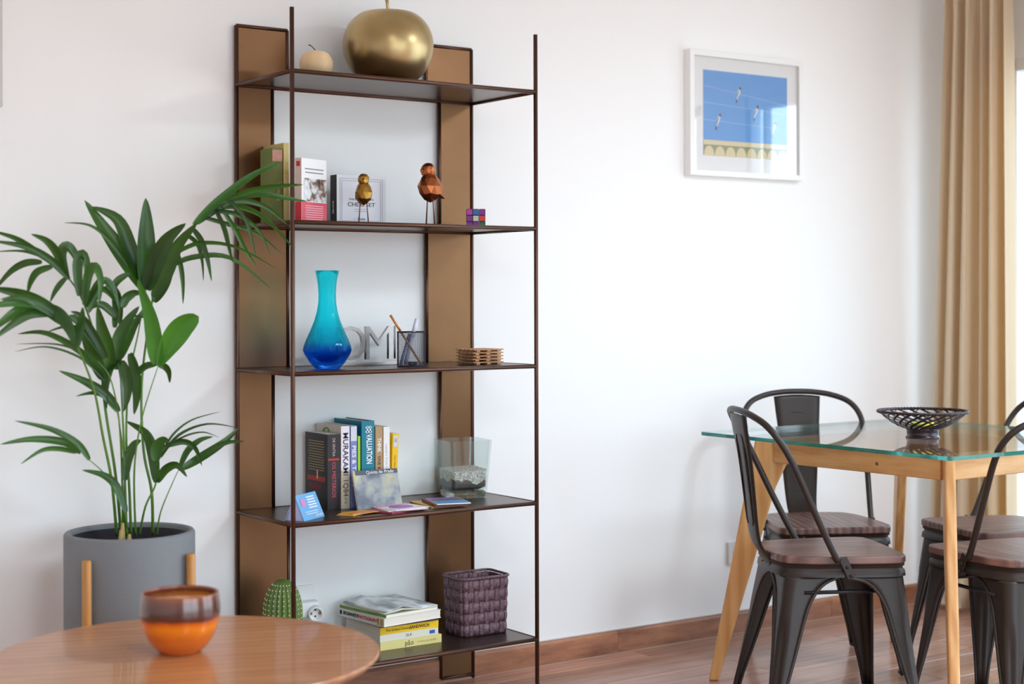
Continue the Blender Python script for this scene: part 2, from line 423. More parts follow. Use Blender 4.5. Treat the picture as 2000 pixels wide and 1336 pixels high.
MB().tube([(0, 0, .068), (-.004, 0, .084), (-.014, .002, .094), (-.022, .003, .097)], [.0016, .0014, .0014, .002], 8).obj('stem', mat('apple_stem', '#4a3322', .6), wa)

# ---- books
PAPER = mat('book_pages', '#e9e3d6', .8, bump=.2, bscale=300)
def book(label, loc, t, d, h, col, rot=(0, 0, 0), group=None, hard=False, page=None, spine_col=None, rough=.35, name='book', cat='book', cov=None):
    """spine faces local -y, centred in x, standing on z=0"""
    r = thing(name, label, cat, loc, rot, group)
    ct = .0028 if hard else .0008; ov = .003 if hard else 0.
    cm = cov or mat('cover_'+col.strip('#'), col, rough)
    MB().b2(-t/2+ct, t/2-ct, -d/2+ct+.001, d/2-ov-.001, ov, h-ov).obj('page_block', page or PAPER, r)
    c = MB(); c.b2(-t/2, -t/2+ct, -d/2, d/2, 0, h); c.b2(t/2-ct, t/2, -d/2, d/2, 0, h)
    c.obj('cover', cm, r, bevel=ct*.3)
    s = MB(); s.b2(-t/2, t/2, -d/2-.0004, -d/2+ct, 0, h)
    s.obj('spine', mat('cover_'+spine_col.strip('#'), spine_col, rough) if spine_col else cm, r, bevel=ct*.4)
    return r
def strips(parent, M, w, n, gap, th, m, name='printed_lines', jit=.15, seed=1):
    rr = random.Random(seed); b = MB()
    for i in range(n):
        ww = w*(1-rr.random()*jit)
        b.box((0, -i*gap, 0), (ww, th, .0003))
    o = b.obj(name, m, parent); o.data.transform(M); return o
INK = mat('black_ink', '#1c1b1f', .5); WINK = mat('white_ink', '#f3f3f3', .5); RINK = mat('red_ink', '#c4252b', .5); GINK = mat('grey_ink', '#8c8c93', .5)
YINK = mat('gold_ink', '#c9a860', .45)

# upper book shelf (second from top), left end
b = book('old green clothbound book with a rust patch on its spine, leftmost on the second shelf', (-.737, -.092, T2), .03, .076, .213, '#6e7a3c', (0, 0, 0), 'two old books at the left end of the second shelf', cov=mat('green_cloth', '#6d773d', .7, var=.25, vscale=14))
MB().b2(-.0152, .0152, -.0392, -.0380, .176, .208).obj('spine_label', mat('rust_label', '#c08a78', .6, var=.4, vscale=60), b)
text('Gardening', .012, YINK, b, DOWN(.004, -.0388, .09), sx=1.0)
b = book('tall straw-yellow book between the green book and the front post', (-.709, -.055, T2), .017, .15, .229, '#c9b06a', (0, 0, 0), 'two old books at the left end of the second shelf', cov=mat('straw_cloth', '#cdb878', .65, var=.15, vscale=20))
text('HOUSES OF THE NORTH', .010, YINK, b, DOWN(0, -.0758, .12), sx=1.0)
# red and white travel guide, turned, spine to the left
rot = math.radians(26)
b = thing('guide_book', 'white and red paperback guide with a photo on its cover, beside the left post', 'book', (-.672, -.208, T2), rot)
g = .0105
MB().b2(-.058, .0570, -g+.0006, g-.0006, .0, .178).obj('page_block', PAPER, b)
MB().b2(-.058, .058, -g-.0004, -g+.0004, 0, .1785).b2(-.058, .058, g-.0004, g+.0004, 0, .1785).obj('cover', mat('cover_white', '#f2f1f0', .3), b)
MB().b2(-.0588, -.0578, -g, g, 0, .1785).obj('spine', mat('beige_spine', '#cdb6ad', .4), b)
MB().b2(-.0575, .0578, -g-.0010, -g-.0004, 0, .058).obj('red_panel', mat('cover_red', '#e04a5c', .35), b)
MB().b2(-.0594, -.0587, -g, g, 0, .058).obj('red_panel', mat('cover_red_dark', '#c8152c', .35), b)
MB().b2(-.0594, -.0587, -.006, .006, .156, .170).obj('emblem', mat('cover_red_dark', '#c8152c', .35), b)
ph = bpy.data.materials.new('cover_photo'); ph.use_nodes = True; _n = ph.node_tree.nodes; _l = ph.node_tree.links
_c = _n.new('ShaderNodeTexCoord'); _z = _n.new('ShaderNodeTexNoise'); _z.inputs['Scale'].default_value = 38; _r = _n.new('ShaderNodeValToRGB')
for p_, c_ in ((.35, '#3a2a24'), (.45, '#8a6a55'), (.55, '#d5d8dc'), (.7, '#eef0f2')):
    e = _r.color_ramp.elements.new(p_); e.color = lin(c_)
_l.new(_c.outputs['Object'], _z.inputs['Vector']); _l.new(_z.outputs['Fac'], _r.inputs[0]); _l.new(_r.outputs[0], _n['Principled BSDF'].inputs['Base Color'])
MB().b2(-.048, .0578, -g-.0010, -g-.0004, .060, .124).obj('cover_photo', ph, b)
strips(b, FRONT(0, -g-.0012, .15), .09, 2, .01, .003, GINK, seed=3)
strips(b, FRONT(0, -g-.0013, .048), .085, 7, .0062, .002, mat('pale_pink_ink', '#f6c3c8', .5), seed=4)
# white game box
gb = thing('game_box', 'white boxed game with black side standing behind the small brass bird', 'box', (-.462, -.10, T2))
MB().b2(-.082, .082, -.018, .018, 0, .148).obj('box_body', mat('box_black', '#2f2833', .5), gb, bevel=.001)
MB().b2(-.0805, .082, -.0195, -.018, 0, .148).obj('box_front', mat('box_paper', '#e6e6ec', .5), gb)
f = MB()
for (x0, x1, z0, z1) in ((-.070, .070, .010, .138), (-.064, .064, .016, .132)):
    for a in (z0, z1): f.b2(x0, x1, -.0202, -.0195, a-.0005, a+.0005)
    for a in (x0, x1): f.b2(a-.0005, a+.0005, -.0202, -.0195, z0, z1)
f.obj('printed_border', mat('lilac_grey', '#9a97a8', .5), gb)
text('CHESS SET', .0165, mat('slate_ink', '#5a5a66', .5), gb, FRONT(0, -.0200, .063), sx=1.18, bold=.0002)
text('TIMELESS TABLE GAME', .0072, GINK, gb, FRONT(0, -.0200, .078), sx=1.15)
strips(gb, FRONT(0, -.0201, .050), .05, 2, .006, .0012, GINK, seed=6)
text('~  Classic  ~', .010, mat('slate_ink', '#5a5a66', .5), gb, FRONT(0, -.0200, .022))
text('GAMES', .012, WINK, gb, axes((0, 0, -1), (0, -1, 0), (-.0823, 0, .055)))

# ---- faceted birds
def bird(label, loc, rz, m, s, legm, tail=True):
    r = thing('bird_figurine', label, 'figurine', loc, rz, 'faceted metal birds on wire legs')
    bm = bmesh.new(); bmesh.ops.create_icosphere(bm, subdivisions=2, radius=1)
    rr = random.Random(5)
    for v in bm.verts:
        x, y, z = v.co
        k = 1 + (rr.random()-.5)*.10
        # body: egg leaning slightly, narrow at the top
        wz = 1.0 - .40*max(0, z)**1.3
        v.co = Vector((x*.026*wz*k, y*.031*wz*k - .0, z*.037*k))
    bm2 = bmesh.new(); bmesh.ops.create_icosphere(bm2, subdivisions=2, radius=1)
    me = bpy.data.meshes.new('a'); bm.to_mesh(me); bm.free()
    b = MB(); b.v = [tuple(Vector(v.co)+Vector((0, 0, .092))) for v in me.vertices]; b.f = [tuple(p.vertices) for p in me.polygons]; b.m = [0]*len(b.f); b.sm = [False]*len(b.f)
    n0 = len(b.v)
    bmesh.ops.translate(bm2, verts=bm2.verts, vec=(0, 0, 0)); bm2.to_mesh(me2 := bpy.data.meshes.new('b')); bm2.free()
    for v in me2.vertices:
        k = 1 + (rr.random()-.5)*.12
        b.v.append((v.co.x*.0172*k, -.006+v.co.y*.0190*k, .128+v.co.z*.0185*k))
    for p in me2.polygons: b.f.append(tuple(n0+i for i in p.vertices)); b.m.append(0); b.sm.append(False)
    bpy.data.meshes.remove(me); bpy.data.meshes.remove(me2)
    o = b.obj('body', m, r); 
    bk = MB(); n = 5
    bk.tube([(0, -.021, .129), (0, -.031, .126)], [.0042, .0006], 5); bk.obj('beak', m, r)
    if tail:
        t = MB(); t.tube([(0, .016, .080), (0, .034, .070), (0, .046, .066)], [.0135, .0085, .002], 6, flat=.6); t.obj('tail', m, r)
    for sx in (-1, 1):
        l = MB(); l.tube([(sx*.009, 0, .062), (sx*.010, .0, .055), (sx*.014, 0, .0016)], .0017, 8)
        for a in (-.5, 0, .5): l.tube([(sx*.014, 0, .0016), (sx*.014+math.sin(a)*.016, -math.cos(a)*.016, .0014)], .0013, 6)
        l.tube([(sx*.014, 0, .0016), (sx*.014, .009, .0014)], .0013, 6)
        l.obj('leg', legm, r)
    r.scale = (s, s, s); return r
BRASS = mat('antique_brass', '#a8803a', .34, .95, var=.3, vscale=40)
COPPER = mat('copper_leaf', '#a8623a', .3, .95, var=.3, vscale=40)
LEGC = mat('copper_wire', '#a06a5a', .4, .8)
bird('small brass faceted bird on thin wire legs in front of the white game box', (-.520, -.235, T2), math.radians(-30), BRASS, .98, LEGC, True)
bird('larger copper faceted bird with pointed tail, right of the white game box', (-.298, -.235, T2), math.radians(-78), COPPER, 1.26, LEGC, True)

# ---- colour puzzle cube
pc = thing('puzzle_cube', 'small scrambled colour puzzle cube at the right end of the second shelf', 'puzzle cube', (-.110, -.19, T2), math.radians(-33))
s_ = .0188; cub = MB()
for i in range(3):
    for j in range(3):
        for k in range(3): cub.box(((i-1)*s_, (j-1)*s_, (k-1)*s_+.0284), (s_-.0009,)*3)
cub.obj('cube_body', BLACK, pc)
colz = {'m': '#c43ab0', 'b': '#2d6aa8', 'p': '#8a2a96', 'c': '#d8d2c0', 'r': '#e0403a', 'g': '#2f7040', 'y': '#e0c030'}
def stick(face, rows):
    for a, rw in enumerate(rows):
        for c_, ch in enumerate(rw):
            m_ = mat('sticker_'+ch, colz[ch], .35); u = (c_-1)*s_; w_ = .0284+(1-a)*s_; q_ = s_*.42
            t = MB()
            if face == 'f': t.b2(u-q_, u+q_, -.0286, -.0280, w_-q_, w_+q_)
            if face == 'l': t.b2(-.0286, -.0280, u-q_, u+q_, w_-q_, w_+q_)
            if face == 'r': t.b2(.0280, .0286, u-q_, u+q_, w_-q_, w_+q_)
            if face == 't': t.b2(u-q_, u+q_, (1-a)*s_-q_, (1-a)*s_+q_, .0564, .0570)
            t.obj('sticker', m_, pc)
stick('f', ['mbp', 'pcr', 'ppg']); stick('l', ['pgy', 'rmb', 'cpb']); stick('t', ['ycr', 'gpb', 'mry']); stick('r', ['gcb', 'yrm', 'bpg'])

# ---- blue glass vase
bl = bpy.data.materials.new('blue_glass'); bl.use_nodes = True; _n = bl.node_tree.nodes; _l = bl.node_tree.links; _b = _n['Principled BSDF']
_b.inputs['Transmission Weight'].default_value = 1; _b.inputs['Roughness'].default_value = .015; _b.inputs['IOR'].default_value = 1.25
_c = _n.new('ShaderNodeTexCoord'); _s = _n.new('ShaderNodeSeparateXYZ'); _r = _n.new('ShaderNodeValToRGB'); _m = _n.new('ShaderNodeMath'); _m.operation = 'MULTIPLY'; _m.inputs[1].default_value = 1/.276
_r.color_ramp.elements[0].position = .0; _r.color_ramp.elements[0].color = (.05, .24, .90, 1)
_r.color_ramp.elements[1].position = 1.; _r.color_ramp.elements[1].color = (.22, .93, .97, 1)
for p_, c_ in ((.17, (.06, .45, .92, 1)), (.27, (.14, .80, .94, 1)), (.5, (.18, .90, .96, 1))):
    e = _r.color_ramp.elements.new(p_); e.color = c_
_l.new(_c.outputs['Object'], _s.inputs[0]); _l.new(_s.outputs['Z'], _m.inputs[0]); _l.new(_m.outputs[0], _r.inputs[0]); _l.new(_r.outputs[0], _b.inputs['Base Color'])
tinted('blue_glass', bl, .5)
vs = thing('glass_vase', 'turquoise blue glass vase with narrow neck and faceted base on the middle shelf', 'vase', (-.618, -.20, T3))
outp = [(.030, 0), (.036, .002), (.050, .018), (.064, .040), (.069, .052), (.0675, .062), (.060, .082), (.048, .108), (.037, .134), (.0295, .16), (.0255, .185), (.0245, .21), (.026, .235), (.0295, .258), (.034, .276)]
prof = [(.0005, 0)] + outp + [(r-.0022, z) for r, z in reversed(outp) if z > .03] + [(.045, .034), (.02, .020), (.0005, .018)]
def facet(a, z):
    k = max(0, min(1, (.13-z)/.06)) if z > .05 else min(1, z/.03+.4)
    n_ = 10; x = (a % (2*PI/n_)) - PI/n_
    return 1 - .045*k*(1-math.cos(PI/n_)/math.cos(x))/(1-math.cos(PI/n_)) * .6 - .0*k if False else 1 - k*.035*(1-abs(x)/(PI/n_))
b = MB(); b.lathe(prof, 80, fn=lambda a, z: facet(a, z)); b.obj('vase_body', bl, vs)

# ---- HOME letters
SILVER = mat('brushed_silver', '#b3adab', .28, .85, bump=.06, bscale=40)
hl = thing('letter_sign', 'silver metal HOME letters on a base behind the blue vase', 'sign', (-.428, -.075, T3))
MB().b2(-.155, .155, -.014, .014, 0, .010).obj('sign_base', SILVER, hl, bevel=.0015)
for ch, x, wx in (('H', -.117, .9), ('O', -.045, .86), ('M', .046, .98), ('E', .122, .82)):
    text(ch, .146, SILVER, hl, FRONT(x, -.002, .0605), ext=.006, name='letter', sx=wx, bold=-.0012)

# ---- mesh pen holder
ph_ = thing('pen_holder', 'black wire-mesh pen cup on the middle shelf', 'pen holder', (-.352, -.215, T3), math.radians(-27))
WIRE = mat('black_wire', '#35323c', .4, .6)
S_ = .0385; H_ = .100
f = MB()
for z in (.0015, H_): f.tube([(-S_, -S_, z), (S_, -S_, z), (S_, S_, z), (-S_, S_, z)], .0016, 6, closed=True)
f.obj('rim', WIRE, ph_)
MB().b2(-S_, S_, -S_, S_, 0, .004).obj('base_plate', mat('pen_base', '#1e1d26', .4), ph_)
f = MB()
for sx, ax in ((-1, 0), (1, 0), (-1, 1), (1, 1)):
    for i in range(21):
        u = -S_+2*S_*i/20
        if ax == 0: f.b2(u-.0003, u+.0003, sx*S_-.0003, sx*S_+.0003, 0, H_)
        else: f.b2(sx*S_-.0003, sx*S_+.0003, u-.0003, u+.0003, 0, H_)
    for i in range(26):
        z = H_*i/26
        if ax == 0: f.b2(-S_, S_, sx*S_-.0003, sx*S_+.0003, z-.0003, z+.0003)
        else: f.b2(sx*S_-.0003, sx*S_+.0003, -S_, S_, z-.0003, z+.0003)
tag(f.obj('wire_mesh', WIRE, ph_), None, None, None, 'stuff')
def pen(label, p0, p1, r, parts, cat='pen', name='pen'):
    P0, P1 = Vector(p0), Vector(p1); L = (P1-P0).length
    t = thing(name, label, cat, p0); t.rotation_euler = (P1-P0).to_track_quat('Z', 'Y').to_euler()
    for nm, a, b_, r0, r1, m_ in parts: MB().tube([(0, 0, a*L), (0, 0, b_*L)], [r0*r, r1*r], 10).obj(nm, m_, t)
    return t
pb = Vector((-.352, -.215, T3+.006))
Rz = Matrix.Rotation(math.radians(-34.8), 3, 'Z')
def pl(u, v, z): return tuple(pb + Rz @ Vector((u, v, z)))
pen('brown wooden pencil with orange end leaning left in the mesh pen cup', pl(.030, -.012, 0), pl(-.060, -.005, .143), .0034,
    [('pencil_body', 0, .72, 1, 1, mat('pencil_brown', '#a57c62', .4)), ('pencil_end', .72, 1, 1.05, 1.05, mat('pencil_orange', '#d8863a', .4))], 'pencil', 'pencil')
pen('thick lilac-white marker leaning right in the mesh pen cup', pl(-.018, .01, 0), pl(.016, .018, .132), .0062,
    [('marker_body', 0, .6, 1, 1, mat('marker_lilac', '#b9bcd8', .35)), ('marker_cap', .6, 1, 1.08, .95, mat('marker_white', '#dcdcec', .3))], 'marker', 'marker')
pen('dark blue-grey pen low in the mesh pen cup, left of the marker', pl(-.030, -.01, 0), pl(-.006, .016, .088), .0045,
    [('pen_body', 0, .75, 1, 1, mat('pen_grey', '#7d86a8', .35)), ('pen_cap', .75, 1, 1.1, 1, mat('pen_dark', '#5a5f80', .3))])
tag(MB().box((0, 0, .009), (.024, .016, .010)).obj('eraser', BLACK, None, bevel=.002), 'black rubber block lying on the bottom of the mesh pen cup', 'eraser')
bpy.data.objects['eraser'].location = (-.352, -.222, T3-.0005+.001); bpy.data.objects['eraser'].rotation_euler = (0, 0, -.3)

# ---- slatted wooden coasters
CO = wood('coaster_wood', '#a8744a', '#cf9f72', (6, 26, 26), .5, rings=2)
def coaster(z, rz, lab):
    r = thing('coaster', lab, 'coaster', (-.108, -.205, z), rz, 'stack of slatted wooden coasters')
    for i in range(5):
        MB().box((0, -.042+i*.021, .0065), (.108, .013, .0035)).obj('slat', CO, r, bevel=.0008)
    for x in (-.038, 0, .038):
        m_ = MB().box((x, 0, .0025), (.013, .098, .0045)); m_.obj('cross_slat', CO, r, bevel=.0008)
    return r
labs = ['bottom slatted wooden coaster of the stack on the middle shelf', 'second lowest slatted wooden coaster of the stack', 'middle slatted wooden coaster of the stack', 'second slatted wooden coaster from the top of the stack', 'topmost slatted wooden coaster of the stack on the middle shelf']
for i, l_ in enumerate(labs): coaster(T3+.0005+i*.0094, [.02, -.03, .015, -.02, .03][i], l_)

# ---- row of books on the fourth shelf
G = 'row of books on the fourth shelf'
y0 = -.15; tx = T4
def sp(label, x0, x1, h, d, col, **k):
    return book(label, ((x0+x1)/2, y0+d/2, T4), (x1-x0), d, h, col, (0, 0, 0), G, **k)
b = sp('thick black paperback with red lettering and back-cover text, leftmost of the book row', -.592, -.552, .215, .135, '#241d20')
b['label'] = 'thick black paperback with red lettering, leftmost of the book row'
X_ = -.0203
LEFTF = lambda y, z: axes((0, -1, 0), (0, 0, 1), (X_, y, z))
strips(b, LEFTF(0, .192), .10, 12, .0075, .0016, YINK, seed=9)
text('Os Maias', .02, RINK, b, LEFTF(.008, .062))
MB().b2(X_-.0003, X_, -.055, .055, .078, .092).obj('red_glow_print', mat('ember_print', '#b23a2a', .5, var=.6, vscale=70), b)
MB().b2(X_-.0006, X_-.0003, -.012, -.004, .084, .108).obj('flame_print', mat('flame_print', '#e8b090', .5, var=.3, vscale=70), b)
text('OS MISTERIOS', .017, mat('pink_red_ink', '#d2505e', .5), b, DOWN(.0, -.0682, .085), sx=.95)
text('DE SINTRA', .012, mat('pale_red_ink', '#c9b6b6', .5), b, DOWN(.0, -.0682, .178), sx=.9)
MB().b2(-.018, .018, -.0686, -.0680, .140, .146).obj('red_band', mat('ember_print', '#b23a2a', .5, var=.6, vscale=70), b)
b = sp('cream and white book lettered MURAKAMI with a green 2 at the foot of its spine', -.548, -.520, .236, .15, '#cfc4b6', spine_col='#e9e3ea')
MB().b2(-.0136, .0136, -.0760, -.0755, 0, .110).obj('spine_panel', mat('kraft_panel', '#c8bba6', .5), b)
text('MURAKAMI', .0235, mat('violet_ink', '#3d3650', .5), b, DOWN(0, -.0762, .156), fit=.122, bold=.0002)
text('1Q84', .022, mat('violet_ink2', '#4a4438', .5), b, DOWN(0, -.0762, .060), fit=.046)
text('2', .022, mat('green_ink', '#5c8f2c', .5), b, FRONT(0, -.0764, .022))
rg = MB(); rg.tube([(-.0142, .012+.022*math.cos(a), .205+.022*math.sin(a)) for a in [i*2*PI/28 for i in range(28)]], .0022, 6, closed=True); rg.obj('green_ring_print', mat('green_ink', '#5c8f2c', .5), b)
b = sp('blue-violet cookbook lettered PIES & TARTS with a pale square at the top of its spine', -.517, -.496, .236, .16, '#7c88c2')
MB().b2(-.0098, .0098, -.0810, -.0805, .192, .234).obj('spine_panel', mat('pale_panel', '#d7dae2', .4), b)
text('PIES & TARTS', .0175, WINK, b, DOWN(0, -.0808, .120), fit=.118, bold=.0003)
b = sp('very thin lime green booklet between the violet cookbook and the teal hardback', -.493, -.485, .205, .14, '#9bd22c')
MB().b2(-.0041, .0041, -.0708, -.0704, 0, .105).obj('spine_panel', mat('mint_panel', '#9adcc0', .4), b)
b = sp('big teal hardback lettered VALUATION, tallest in the book row', -.481, -.438, .248, .165, '#0f7d92', hard=True)
text('VALUATION', .026, WINK, b, DOWN(.003, -.0830, .166), fit=.086, bold=.0005)
MB().b2(-.008, .012, -.0834, -.0828, .214, .219).b2(-.008, .012, -.0834, -.0828, .227, .231).b2(-.004, .0, -.0834, -.0828, .212, .233).b2(.005, .009, -.0834, -.0828, .212, .233).obj('emblem', WINK, b)
d_ = MB(); d_.tube([(.001, -.0825, .075), (.001, -.0834, .075)], .013, 20); d_.obj('emblem', mat('disc_pink', '#e8dede', .5), b)
b = sp('tan paperback lettered THINK, right of the teal hardback', -.435, -.411, .230, .14, '#b79468')
text('THINK', .0175, WINK, b, DOWN(.0, -.0706, .176), fit=.042, bold=.0003)
text('ONE BEAT', .014, mat('brown_ink', '#4a3424', .5), b, DOWN(0, -.0706, .114), fit=.06, bold=.0002)
b = sp('white paperback with faint grey spine lettering next to the yellow book', -.408, -.387, .228, .13, '#efeeea')
text('Letters from Home', .012, mat('light_grey_ink', '#bdbdc0', .5), b, DOWN(0, -.0656, .13))
b = book('slim bright yellow book leaning at the right end of the book row', (-.3735, -.085, T4), .020, .13, .207, '#f2c417', (0, math.radians(1.8), 0), G)
MB().b2(-.006, .006, -.0661, -.0655, .168, .200).obj('spine_panel', mat('pale_panel', '#d7dae2', .4), b)
text('123', .009, INK, b, DOWN(0, -.0664, .188)); text('the little yellow book', .010, mat('ochre_ink', '#c49210', .5), b, DOWN(0, -.0660, .10))

# photo booklet leaning on the row
pm = bpy.data.materials.new('misty_valley_print'); pm.use_nodes = True; _n = pm.node_tree.nodes; _l = pm.node_tree.links
_c = _n.new('ShaderNodeTexCoord'); _z = _n.new('ShaderNodeTexNoise'); _z.inputs['Scale'].default_value = 14; _z.inputs['Detail'].default_value = 7; _r = _n.new('ShaderNodeValToRGB')
_r.color_ramp.elements[0].position = .3; _r.color_ramp.elements[0].color = lin('#3d424c'); _r.color_ramp.elements[1].position = .72; _r.color_ramp.elements[1].color = lin('#d8d8c8')
for p_, c_ in ((.42, '#68707e'), (.52, '#9aa0a0'), (.6, '#b9b68e')): e = _r.color_ramp.elements.new(p_); e.color = lin(c_)
_l.new(_c.outputs['Object'], _z.inputs['Vector']); _l.new(_z.outputs['Fac'], _r.inputs[0]); _l.new(_r.outputs[0], _n['Principled BSDF'].inputs['Base Color']); _n['Principled BSDF'].inputs['Roughness'].default_value = .3
bk = thing('photo_booklet', 'misty grey landscape booklet leaning against the front of the book row', 'booklet', (-.452, -.205, T4), (math.radians(-17), 0, 0))
MB().b2(-.073, .073, -.003, .003, 0, .112).obj('booklet_pages', PAPER, bk)
MB().b2(-.0735, .0735, -.0042, -.003, 0, .1125).obj('booklet_cover', pm, bk)
MB().b2(-.066, .0735, -.0046, -.0042, .099, .1125).obj('title_band', mat('dark_sky_print', '#454a55', .4), bk)
text('Quinta do Prado', .0135, WINK, bk, FRONT(.015, -.0050, .1050))

# ---- square glass with sand
cg = thinglass('clear_glass', (.94, .98, .975, 1), refl=1.2)
SX, SY = -.112, -.118
gv = thing('glass_container', 'square clear glass vase of light and dark gravel at the right of the fourth shelf', 'vase', (SX, SY, T4), math.radians(-9))
def sq(h, z, r=.012, n=4):
    out = []
    for qx, qy in ((1, 1), (-1, 1), (-1, -1), (1, -1)):
        a0 = math.atan2(qy, qx)-PI/4
        for k in range(n+1):
            a = a0+PI/2*k/n
            out.append(Vector((qx*(h-r)+r*math.cos(a), qy*(h-r)+r*math.sin(a), z)))
    return out
def shell(rings):
    b = MB(); n = len(rings[0])
    for r_ in rings: b.v += [tuple(p) for p in r_]
    for i in range(len(rings)-1):
        for k in range(n): b.face((i*n+k, i*n+(k+1) % n, (i+1)*n+(k+1) % n, (i+1)*n+k))
    b.face(list(reversed(range(n)))); b.face([(len(rings)-1)*n+k for k in range(n)]); return b
hb, ht, HH = .056, .069, .174
shell([sq(hb, 0), sq(hb+.001, .004), sq(ht, HH), sq(ht-.005, HH), sq(hb, .032), sq(hb-.008, .024)]).obj('glass_body', cg, gv)
shell([sq(hb-.004, .001), sq(hb-.002, .006), sq(hb-.001, .018), sq(hb-.006, .0225)]).obj('glass_base', tinted('base_glass', mat('base_glass', (.86, .95, .94, 1), .02, trans=1., ior=1.45), .6), gv)
sm = bpy.data.materials.new('layered_gravel'); sm.use_nodes = True; _n = sm.node_tree.nodes; _l = sm.node_tree.links
_c = _n.new('ShaderNodeTexCoord'); _v = _n.new('ShaderNodeTexVoronoi'); _v.inputs['Scale'].default_value = 230
_z = _n.new('ShaderNodeTexNoise'); _z.inputs['Scale'].default_value = 22; _s = _n.new('ShaderNodeSeparateXYZ')
_r1 = _n.new('ShaderNodeValToRGB'); _r1.color_ramp.elements[0].color = lin('#7d766e'); _r1.color_ramp.elements[1].color = lin('#f4efe6')
_r2 = _n.new('ShaderNodeValToRGB'); _r2.color_ramp.elements[0].color = lin('#1c1b1b'); _r2.color_ramp.elements[1].color = lin('#4a4744')
_a = _n.new('ShaderNodeMath'); _a.operation = 'MULTIPLY_ADD'; _a.inputs[1].default_value = .055; _g = _n.new('ShaderNodeMath'); _g.operation = 'GREATER_THAN'; _g.inputs[1].default_value = .080
_x = _n.new('ShaderNodeMix'); _x.data_type = 'RGBA'
_l.new(_c.outputs['Object'], _v.inputs['Vector']); _l.new(_c.outputs['Object'], _z.inputs['Vector']); _l.new(_c.outputs['Object'], _s.inputs[0])
_l.new(_v.outputs['Color'], _r1.inputs[0]); _l.new(_v.outputs['Color'], _r2.inputs[0])
_l.new(_z.outputs['Fac'], _a.inputs[0]); _l.new(_s.outputs['Z'], _a.inputs[2]); _l.new(_a.outputs[0], _g.inputs[0])
_l.new(_g.outputs[0], _x.inputs['Factor']); _l.new(_r2.outputs[0], _x.inputs['A']); _l.new(_r1.outputs[0], _x.inputs['B']); _l.new(_x.outputs['Result'], _n['Principled BSDF'].inputs['Base Color'])
def hz(z): return hb-.003+.002 + (ht-.006-(hb-.001))*(z-.032)/(HH-.032) - .0012
top = [Vector((p.x, p.y, .085 + .10*p.x + .03*p.y + .004*math.sin(p.x*90))) for p in sq(hz(.085), .085)]
b = shell([sq(hb-.014, .0262), sq(hz(.034), .034), top]); tag(b.obj('gravel', sm, gv), None, None, None, 'stuff')

# ---- flyers and cards on the fourth shelf
def flyer(label, cx, cy, w_, l_, rz, z, th, m, group, name='flyer', top=None, tilt=0):
    r = thing(name, label, 'flyer', (cx, cy, z), (tilt, 0, rz), group)
    MB().b2(-w_/2, w_/2, -l_/2, l_/2, 0, th).obj('paper_stack' if th > .002 else 'sheet', m, r)
    if top: top(r, th)
    return r
ORG = mat('orange_card', '#e3a33c', .4, var=.15, vscale=30); PINKR = mat('crimson_card', '#a8435a', .4, var=.3, vscale=30)
gO, gP, gR = 'small orange cards fanned on the fourth shelf', 'pink flyers lying at the front of the fourth shelf', 'flyers piled before the gravel vase'
zz = T4+.0002
flyer('orange card at the bottom of the small fan', -.572, -.262, .090, .055, .55, zz, .0016, ORG, gO, 'card')
flyer('orange card with pale edge in the middle of the small fan', -.562, -.266, .092, .056, .34, zz+.0017, .0016, mat('orange_pale', '#ecb765', .4), gO, 'card')
flyer('topmost orange and red card of the small fan', -.553, -.268, .090, .056, .12, zz+.0034, .0016, ORG, gO, 'card', lambda r, t: MB().b2(-.04, .04, -.026, -.008, t, t+.0003).obj('printed_stripe', mat('salmon_print', '#e88a66', .4), r))
flyer('crimson flyer stack under the white one with the purple shape', -.432, -.262, .150, .105, .30, zz, .005, PINKR, gP)
flyer('pale flyer sticking out under the purple printed one', -.424, -.270, .125, .11, -.10, zz+.0051, .002, mat('cream_card', '#e8dcd0', .4), gP)
def ell(r, t):
    o = MB(); o.prism([(.038*math.cos(a)*1.0, .030*math.sin(a)) for a in [i*2*PI/32 for i in range(32)]], t, t+.0004); o.obj('purple_shape', mat('violet_print', '#a04ac0', .35, var=.2, vscale=20), r)
    MB().b2(-.055, .055, .030, .045, t, t+.0004).obj('pink_band', mat('pink_print', '#e070b0', .35), r)
flyer('white and pink flyer with a purple oval, on top of its stack', -.420, -.268, .120, .108, .12, zz+.0072, .002, mat('white_card', '#f2e6ee', .35), gP, top=ell)
flyer('mustard yellow flyer, lowest of the pile before the gravel vase', -.268, -.225, .115, .15, -.12, zz, .004, mat('mustard_card', '#d8ac4e', .4), gR)
flyer('thick dark red flyer stack above the mustard one', -.262, -.252, .100, .140, -.28, zz+.0041, .007, mat('oxblood_card', '#6e2a34', .4, var=.3, vscale=40), gR)
def blue(r, t):
    MB().b2(-.048, .048, -.066, .0, t, t+.0004).obj('blue_print', mat('blue_print', '#5a9ed0', .35, var=.35, vscale=24), r)
    MB().b2(-.048, .048, .0, .04, t, t+.0004).obj('dark_print', mat('olive_print', '#6c6660', .35, var=.3, vscale=24), r)
    MB().b2(-.048, .048, .044, .066, t, t+.0004).obj('violet_print', mat('violet_print', '#a04ac0', .35, var=.2, vscale=20), r)
flyer('blue and grey printed flyer on top of the pile before the gravel vase', -.258, -.262, .100, .136, -.30, zz+.0112, .003, mat('white_card2', '#e6e6ea', .35), gR, top=blue)

